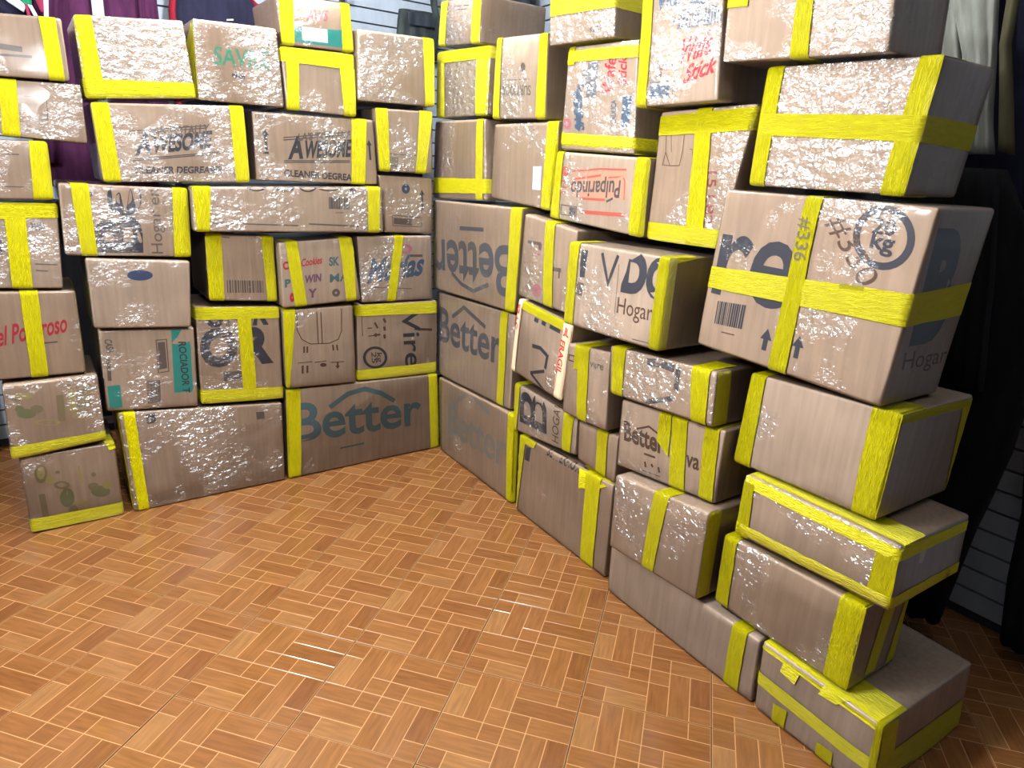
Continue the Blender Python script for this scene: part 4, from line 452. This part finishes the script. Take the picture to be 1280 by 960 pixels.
def add(acc, vs, fs):
    k = len(acc[0]); acc[0].extend(vs); acc[1].extend([tuple(i + k for i in f) for f in fs])
def ribbon(pts, w):
    P = [Vector(p) for p in pts]; L, R = [], []
    closed = (P[0] - P[-1]).length < 1e-6
    Q = []
    for a, b in zip(P[:-1], P[1:]):                          # resample so that the stroke follows the board
        k = max(1, int((b - a).length / 0.03)); Q += [a + (b - a) * i / k for i in range(k)]
    Q.append(P[-1])
    for i, p in enumerate(Q):
        d1 = (Q[i] - Q[i - 1]).normalized() if i else ((Q[0] - Q[-2]).normalized() if closed else (Q[1] - Q[0]).normalized())
        d2 = (Q[i + 1] - Q[i]).normalized() if i < len(Q) - 1 else ((Q[1] - Q[0]).normalized() if closed else d1)
        d = d1 + d2
        d = d.normalized() if d.length > 1e-6 else d1
        nn = Vector((-d.y, d.x)); k = min(1.8, 1 / max(.4, nn.dot(Vector((-d1.y, d1.x)))))
        L.append(p + nn * w / 2 * k); R.append(p - nn * w / 2 * k)
    v = L + R; m = len(L)
    return v, [(m + i, m + i + 1, i + 1, i) for i in range(m - 1)]
def oval(c, ux, uy, inner):
    c, ux, uy = Vector(c), Vector(ux), Vector(uy); k = 28; v = []
    for i in range(k):
        t = 6.2832 * i / k; v.append(c + ux * math.cos(t) + uy * math.sin(t))
    if inner:
        for i in range(k):
            t = 6.2832 * i / k; v.append(c + (ux * math.cos(t) + uy * math.sin(t)) * inner)
        return v, [(i, (i + 1) % k, k + (i + 1) % k, k + i) for i in range(k)]
    v.append(c); return v, [(i, (i + 1) % k, k) for i in range(k)]
def patch(q, n=4):
    TL, TR, BR, BL = [Vector(p) for p in q]; v = []
    for j in range(n + 1):
        for i in range(n + 1):
            a, b = i / n, j / n; v.append((BL * (1 - a) + BR * a) * (1 - b) + (TL * (1 - a) + TR * a) * b)
    return v, [(j * (n + 1) + i, j * (n + 1) + i + 1, (j + 1) * (n + 1) + i + 1, (j + 1) * (n + 1) + i) for j in range(n) for i in range(n)]

for bi, spec in enumerate(BOXES):
    c = Carton(spec, bi + 1)
    root = link('cardboard_box', c.shell('cardboard_box', 0.045, 0.0, 0), CARD)
    base = CORNER + c.n * c.off + c.ex * c.u0
    frame(root, (base.x, base.y, c.z0), c.ex)
    tag(root, c.label, 'box')
    for t in c.tapes:
        if t[0] == 't': c.strip(t[1], t[2], 0.0042, 'packing_tape', TAPE, root)
        else:
            w = c.strip(t[1], t[2], 0.0042, 'warning_tape', INK['cr'], root); w['label'] = 'white warning strip with red lettering'
            TL, TR, BR, BL = [Vector(p) for p in t[1]]
            for a, b in ((TL, BL), (TR, BR)):
                acc = ([], [])
                add(acc, *c.flat(*ribbon([a * .93 + (TR if a == TL else TL) * .07, b * .93 + (BR if b == BL else BL) * .07], 0.0022), 0.0052))
                link('border_line', mesh('border_line', *acc), INK['ro2'], w)
    marks = []
    def newmark(nm, col):
        acc = ([], []); marks.append((nm, col, acc)); return acc
    for p in c.prints:
        k = p[0]
        if k == 'x':
            _, s_, (p0, p1, tp), col, bold, shear, lay = p
            vs, fs = glyphs(s_, bold)
            x0 = min(v.x for v in vs); x1 = max(v.x for v in vs)
            P0, P1, TP = Vector(p0), Vector(p1), Vector(tp)
            v2 = []
            for v in vs:
                b = v.y / CAPH; a = (v.x - x0) / (x1 - x0) + shear * b * CAPH / (x1 - x0)
                v2.append(P0 + (P1 - P0) * a + (TP - P0) * b)
            w3, f3 = c.flat(v2, fs, 0.0008 if lay == 1 else 0.0057)
            o = link('lettering', mesh('lettering', w3, f3), INK[col], root)
        elif k == 's': add(newmark('printed_mark', p[3]), *c.flat(*ribbon(p[1], p[2]), 0.0007))
        elif k == 'q': add(newmark('printed_mark', p[2]), *c.flat(*patch(p[1]), 0.0006))
        elif k == 'l': add(newmark('paper_label', p[2]), *c.flat(*patch(p[1]), 0.0008))
        elif k == 'o': add(newmark('printed_mark', p[5]), *c.flat(*oval(p[1], p[2], p[3], p[4]), 0.0007))
        elif k == 'a':
            (tip, bs), w, col = p[1], p[2], p[3]; tip, bs = Vector(tip), Vector(bs); d = (bs - tip); L = d.length; d.normalize(); nn = Vector((-d.y, d.x))
            hl = min(w * 1.3, L * .5); m = tip + d * hl
            add(newmark('printed_mark', col), *c.flat([tip, m + nn * w * .75, m - nn * w * .75, m + nn * w * .3, m - nn * w * .3, bs - nn * w * .3, bs + nn * w * .3], [(0, 1, 2), (3, 6, 5, 4)], 0.0008))
        elif k == 'b':
            TL, TR, BR, BL = [Vector(q) for q in p[1]]; x = 0.0; rg = random.Random(bi); acc = newmark('barcode', p[2])
            while x < .97:
                w = rg.uniform(.02, .06); x2 = min(1, x + w)
                q = [TL + (TR - TL) * x, TL + (TR - TL) * x2, BL + (BR - BL) * x2, BL + (BR - BL) * x]
                add(acc, *c.flat(*patch(q, 1), 0.0007)); x = x2 + rg.uniform(.015, .04)
    for nm, col, (vs, fs) in marks:
        o = link(nm, mesh(nm, vs, fs), INK[col], root)
        if nm == 'barcode': o['kind'] = 'stuff'
    f = link('stretch_film', c.shell('stretch_film', 0.016, 0.0022, 0.0009), FILM, root); a = WRINKLE.get(c.key, 0.35); f.color = (a, a, a, 1)

# ------------------------------------------------------------------ clothes hanging on the slatted walls
def cloth(name, wall, off, rows, mat, parent=None, thick=0.05, folds=5, amp=0.012, seed=0, origin=None):
    ex, n, back = (DL, NL, LBACK) if wall == 'L' else (DR, NR, RBACK)
    o0 = CORNER - n * (back - off)
    K = 26; vs, fs = [], []; rr = []
    for a, b in zip(rows[:-1], rows[1:]):
        for k in range(4):
            t = k / 4; rr.append(tuple([(a[i][j] * (1 - t) + b[i][j] * t) for j in (0, 1)] for i in (0, 1)))
    rr.append(rows[-1])
    cu = sum(r[0][0] + r[1][0] for r in rows) / len(rows) / 2; cz = min(min(r[0][1], r[1][1]) for r in rows)
    for ri, ((ul, zl), (ur, zr)) in enumerate(rr):
        for i in range(K):
            ang = 6.2832 * i / K; a = .5 - .5 * math.cos(ang); side = math.sin(ang)
            u = ul + (ur - ul) * a; z = zl + (zr - zl) * a
            f = amp * math.sin(a * folds * 6.28 + seed + ri * .12) + amp * .6 * noise.noise(Vector((u * 9, z * 5, seed)))
            d = -thick * .5 * (abs(side) ** .6) * (1 if side > 0 else -1) + f
            vs.append((u - cu, d, z - cz))
    R = len(rr)
    for j in range(R - 1):
        for i in range(K):
            fs.append((j * K + i, j * K + (i + 1) % K, (j + 1) * K + (i + 1) % K, (j + 1) * K + i))
    fs.append(tuple(range(K))[::-1]); fs.append(tuple((R - 1) * K + i for i in range(K)))
    me = mesh(name, vs, fs, True)
    if parent is None:
        o = link(name, me, mat); p = o0 + ex * cu; frame(o, (p.x, p.y, cz), ex); o['cu'] = cu; o['cz'] = cz; o['off'] = off
    else:
        o = link(name, me, mat, parent); o.location = (cu - parent['cu'], parent['off'] - off, cz - parent['cz'])
    return o
FAB = {k: fabric(k + '_cloth', *c) for k, c in dict(maroon=((0.085, 0.022, 0.07), (0.05, 0.013, 0.045)), navy=((0.022, 0.022, 0.05), (0.014, 0.015, 0.032)), red=((0.32, 0.02, 0.04),), green=((0.02, 0.25, 0.12),), white=((0.62, 0.66, 0.7),),
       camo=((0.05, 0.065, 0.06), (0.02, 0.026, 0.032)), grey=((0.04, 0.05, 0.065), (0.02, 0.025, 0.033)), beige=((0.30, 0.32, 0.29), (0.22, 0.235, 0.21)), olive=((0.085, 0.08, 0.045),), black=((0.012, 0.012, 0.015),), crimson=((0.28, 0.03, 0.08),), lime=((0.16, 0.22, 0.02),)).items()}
METAL = plain('hook_steel', (0.05, 0.05, 0.055), 0.35)
W, L = 'wall', 'L'
# maroon hooded sweatshirt
h = cloth('hooded_sweatshirt', 'L', .07, [((-1.25, 2.16), (-0.99, 2.17)), ((-1.287, 2.042), (-0.958, 2.075)), ((-1.315, 1.912), (-0.948, 1.943)), ((-1.331, 1.853), (-0.934, 1.9)), ((-1.346, 1.779), (-0.925, 1.808)), ((-1.43, 1.162), (-0.99, 1.138))], FAB['maroon'], amp=.014)
tag(h, 'maroon hooded sweatshirt with a pale zip hanging behind the glinting top box', 'sweatshirt')
cloth('sleeve', 'L', .10, [((-1.30, 2.12), (-1.20, 2.14)), ((-1.36, 1.95), (-1.25, 1.97)), ((-1.40, 1.70), (-1.29, 1.71)), ((-1.45, 1.25), (-1.36, 1.25))], FAB['maroon'], h, .06, 3, .008, 2)
cloth('sleeve', 'L', .10, [((-1.03, 2.14), (-0.95, 2.13)), ((-1.0, 1.95), (-0.925, 1.93)), ((-1.0, 1.70), (-0.92, 1.69)), ((-1.0, 1.25), (-0.91, 1.25))], FAB['maroon'], h, .06, 3, .008, 3)
z = cloth('zip', 'L', .115, [((-1.165, 2.1), (-1.125, 2.1)), ((-1.172, 1.80), (-1.128, 1.80)), ((-1.2, 1.2), (-1.16, 1.2))], FAB['white'], h, .012, 1, .001, 4); z['label'] = 'pale grey zip'
# navy jersey with red edges
j = cloth('sports_jersey', 'L', .07, [((-0.80, 2.2), (-0.58, 2.2)), ((-0.818, 2.131), (-0.562, 2.133)), ((-0.851, 1.989), (-0.543, 2.008)), ((-0.863, 1.926), (-0.505, 1.985)), ((-0.874, 1.847), (-0.484, 1.885)), ((-0.88, 1.40), (-0.49, 1.42))], FAB['navy'], amp=.010, seed=5)
tag(j, 'dark navy sports jersey with red edging hanging behind the green lettered box', 'jersey')
for pts in ([((-0.829, 2.131), (-0.808, 2.131)), ((-0.862, 1.989), (-0.838, 1.989)), ((-0.878, 1.9), (-0.852, 1.9)), ((-0.885, 1.42), (-0.86, 1.42))], [((-0.57, 2.15), (-0.55, 2.15)), ((-0.552, 2.0), (-0.53, 2.0)), ((-0.525, 1.978), (-0.502, 1.978)), ((-0.5, 1.94), (-0.48, 1.93))]):
    r = cloth('edging', 'L', .085, pts, FAB['red'], j, .045, 1, .002, 6); r['label'] = 'red edging'
r = cloth('chest_mark', 'L', .10, [((-0.645, 1.895), (-0.615, 1.9)), ((-0.645, 1.888), (-0.615, 1.893))], FAB['white'], j, .006, 1, 0, 6); r['label'] = 'tiny pale printed mark'
# navy cloth at the far left with a tricolour ribbon in front
nv = cloth('folded_shirt', 'L', .05, [((-1.75, 1.96), (-1.40, 1.95)), ((-1.76, 1.837), (-1.40, 1.848)), ((-1.76, 1.79), (-1.39, 1.807)), ((-1.77, 1.4), (-1.393, 1.42))], FAB['navy'], seed=7)
tag(nv, 'dark navy cloth hanging behind the ribbon above the far left stack', 'cloth')
rb = cloth('ribbon_rosette', 'L', .14, [((-1.43, 1.95), (-1.36, 1.95)), ((-1.428, 1.87), (-1.372, 1.87)), ((-1.40, 1.825), (-1.375, 1.826))], FAB['green'], None, .012, 2, .003, 8)
tag(rb, 'green white and red ribbon hanging above the far left stack', 'ribbon')
for nm, f, pts, lb in (('white_band', 'white', [((-1.50, 1.875), (-1.46, 1.91)), ((-1.45, 1.828), (-1.425, 1.855)), ((-1.405, 1.80), (-1.395, 1.825))], 'white band'),
                   ('red_band', 'crimson', [((-1.368, 1.95), (-1.32, 1.95)), ((-1.366, 1.86), (-1.335, 1.86)), ((-1.35, 1.81), (-1.335, 1.81))], 'crimson band'),
                   ('ribbon_tail', 'white', [((-1.33, 1.95), (-1.315, 1.95)), ((-1.335, 1.86), (-1.318, 1.86)), ((-1.345, 1.76), (-1.33, 1.76))], 'pale tail'),
                   ('ribbon_tail', 'white', [((-1.39, 1.83), (-1.375, 1.83)), ((-1.37, 1.78), (-1.355, 1.78)), ((-1.35, 1.75), (-1.335, 1.75))], 'pale tail'),
                   ('ribbon_tail', 'crimson', [((-1.40, 1.83), (-1.39, 1.83)), ((-1.395, 1.78), (-1.382, 1.78)), ((-1.385, 1.74), (-1.372, 1.74))], 'pink red tail')):
    o = cloth(nm, 'L', .155, pts, FAB[f], rb, .008, 1, .001, 9); o['label'] = lb
# camouflage pouch with a strap
p = cloth('belt_pouch', 'L', .06, [((0.225, 2.075), (0.455, 2.08)), ((0.216, 2.022), (0.456, 2.022)), ((0.211, 1.965), (0.447, 1.974)), ((0.206, 1.85), (0.443, 1.855))], FAB['camo'], None, .07, 2, .004, 10)
tag(p, 'dark camouflage pouch hanging on the slatted wall above the plain tall box', 'pouch')
f_ = cloth('flap', 'L', .11, [((0.25, 2.06), (0.44, 2.065)), ((0.25, 2.035), (0.44, 2.04)), ((0.255, 2.0), (0.435, 2.005))], FAB['grey'], p, .012, 2, .002, 11)
s_ = cloth('strap', 'L', .13, [((0.36, 2.22), (0.40, 2.22)), ((0.37, 2.11), (0.41, 2.11)), ((0.39, 2.04), (0.43, 2.04)), ((0.41, 1.95), (0.45, 1.95))], FAB['camo'], p, .012, 1, .003, 12)
# steel hook in the slatted wall
hk = link('slatwall_hook', box_mesh('slatwall_hook', (-.014, -.006, -.02), (.014, 0.004, .05)), METAL); q = CORNER - NL * (LBACK - .012) - DL * .065; frame(hk, (q.x, q.y, 2.085), DL)
tag(hk, 'dark steel hook on the slatted wall above the arch taped box', 'hook')
a = link('peg', box_mesh('peg', (-.006, -.12, -.006), (.006, -.005, .006)), METAL, hk)
b_ = link('peg_tip', box_mesh('peg_tip', (-.006, -.132, -.006), (.006, -.12, .02)), METAL, hk)
# dark grey jacket behind the right wall
jk = cloth('jacket', 'R', .1, [((-0.83, 2.40), (-0.56, 2.39)), ((-0.84, 2.22), (-0.53, 2.2)), ((-0.85, 2.116), (-0.53, 2.10)), ((-0.86, 1.973), (-0.54, 1.953)), ((-0.87, 1.4), (-0.54, 1.41))], FAB['grey'], None, .08, 4, .014, 13)
tag(jk, 'dark grey jacket hanging in the corner behind the small top box', 'jacket')
cloth('sleeve', 'R', .16, [((-0.60, 2.36), (-0.50, 2.36)), ((-0.57, 2.15), (-0.47, 2.14)), ((-0.555, 1.95), (-0.46, 1.95)), ((-0.55, 1.55), (-0.46, 1.55))], FAB['grey'], jk, .07, 3, .008, 14)
# near end: clothes on the right slatted wall
t = cloth('trousers', 'R', .15, [((1.47, 2.06), (1.72, 2.06)), ((1.49, 1.98), (1.725, 1.98)), ((1.50, 1.85), (1.735, 1.85))], FAB['beige'], None, .06, 2, .004, 15)
tag(t, 'beige trousers hanging on the wall behind the top box of the near end', 'trousers')
cloth('leg', 'R', .15, [((1.50, 1.86), (1.625, 1.86)), ((1.54, 1.697), (1.68, 1.68)), ((1.59, 1.55), (1.72, 1.54)), ((1.63, 1.41), (1.745, 1.41))], FAB['beige'], t, .06, 3, .008, 16)
cloth('leg', 'R', .16, [((1.615, 1.86), (1.738, 1.86)), ((1.70, 1.66), (1.778, 1.65)), ((1.745, 1.52), (1.80, 1.52)), ((1.755, 1.41), (1.83, 1.41))], FAB['beige'], t, .06, 3, .008, 17)
o = cloth('belt_strap', 'R', .20, [((1.49, 1.88), (1.505, 1.89)), ((1.53, 1.845), (1.54, 1.855)), ((1.57, 1.85), (1.58, 1.865))], FAB['black'], t, .012, 1, .001, 18); o['label'] = 'black strap'
ov = cloth('olive_scarf', 'R', .18, [((1.77, 1.9), (1.80, 1.9)), ((1.787, 1.678), (1.815, 1.675)), ((1.815, 1.559), (1.85, 1.548)), ((1.845, 1.418), (1.885, 1.408))], FAB['olive'], None, .02, 1, .003, 19)
tag(ov, 'olive cloth strip hanging beside the beige trousers', 'scarf')
nr = cloth('navy_coat', 'R', .05, [((1.60, 2.08), (2.02, 2.06)), ((1.62, 1.868), (2.05, 1.844)), ((1.64, 1.676), (2.08, 1.662)), ((1.66, 1.498), (2.12, 1.494)), ((1.67, 1.27), (2.14, 1.27))], FAB['navy'], None, .045, 5, .008, 20)
tag(nr, 'dark navy coat hanging at the edge of the photo beside the olive cloth', 'coat')
cloth('sleeve', 'R', .16, [((1.97, 2.05), (2.07, 2.04)), ((2.02, 1.80), (2.13, 1.80)), ((2.06, 1.45), (2.16, 1.45))], FAB['navy'], nr, .06, 3, .008, 21)
bk = cloth('black_coat', 'R', .24, [((1.46, 1.38), (1.90, 1.37)), ((1.52, 1.151), (2.03, 1.159)), ((1.599, 0.80), (2.09, 0.847)), ((1.649, 0.60), (2.09, 0.66)), ((1.70, 0.40), (2.06, 0.428)), ((1.75, 0.06), (2.03, 0.09))], FAB['black'], None, .09, 5, .016, 22)
tag(bk, 'long black coat hanging in the dark behind the near end boxes', 'coat')
cloth('sleeve', 'R', .32, [((1.82, 1.36), (1.92, 1.36)), ((1.87, 1.1), (1.97, 1.1)), ((1.92, .82), (2.01, .82))], FAB['black'], bk, .06, 3, .008, 23)
b2 = cloth('black_trousers', 'R', .10, [((1.92, 1.22), (2.20, 1.22)), ((1.975, 0.985), (2.25, 1.0)), ((2.053, 0.70), (2.30, 0.716))], FAB['black'], None, .06, 3, .008, 24)
tag(b2, 'black trousers hanging right of the bare strip of slatted wall', 'trousers')
cloth('leg', 'R', .10, [((2.053, 0.71), (2.19, 0.71)), ((2.10, 0.457), (2.23, 0.46)), ((2.113, 0.25), (2.24, 0.25)), ((2.139, 0.055), (2.25, 0.055))], FAB['black'], b2, .06, 3, .008, 25)
cloth('leg', 'R', .10, [((2.18, 0.71), (2.31, 0.71)), ((2.22, 0.457), (2.35, 0.46)), ((2.25, 0.055), (2.38, 0.055))], FAB['black'], b2, .06, 3, .008, 26)

lc = cloth('gap_shade_sheet', 'L', .08, [((-1.62, 1.10), (-0.75, 1.10)), ((-1.64, 0.9), (-0.74, 0.9)), ((-1.66, 0.12), (-0.72, 0.12))], FAB['black'], None, .08, 6, .014, 31)  # made-up black sheet, keeps the gaps between the left boxes in shade
tag(lc, 'added black sheet standing in for shade in the gaps behind the sideways lettered box', 'cloth')
ld = cloth('left_shade_sheet', 'L', .10, [((-2.75, 1.70), (-1.80, 1.70)), ((-2.75, 1.0), (-1.78, 1.0)), ((-2.75, .04), (-1.76, .04))], FAB['black'], None, .06, 9, .02, 33)  # made-up black sheet in place of the shade left of the stack
tag(ld, 'added black sheet standing in for shade behind the far left stack', 'cloth')

bb = cloth('shade_sheet', 'R', .10, [((.10, 1.66), (1.40, 1.66)), ((.10, 1.0), (1.42, 1.0)), ((.10, .35), (1.42, .35))], FAB['black'], None, .06, 9, .015, 35)  # added to darken the gaps of the right wall, no known garment
tag(bb, 'added black sheet for the shade behind the right boxes, glimpsed through the upper gap', 'cloth')
bc = cloth('shade_sheet', 'L', .10, [((-.12, 1.80), (.34, 1.80)), ((-.12, 1.2), (.34, 1.2)), ((-.12, .4), (.34, .4))], FAB['black'], None, .05, 4, .012, 36)  # added to darken the corner slit, hides the pale slats
tag(bc, 'added black sheet standing in for shade in the slit where the two box walls meet', 'cloth')

for o in list(COL.objects):
    for k in ('cu', 'cz', 'off'):
        if k in o.keys(): del o[k]
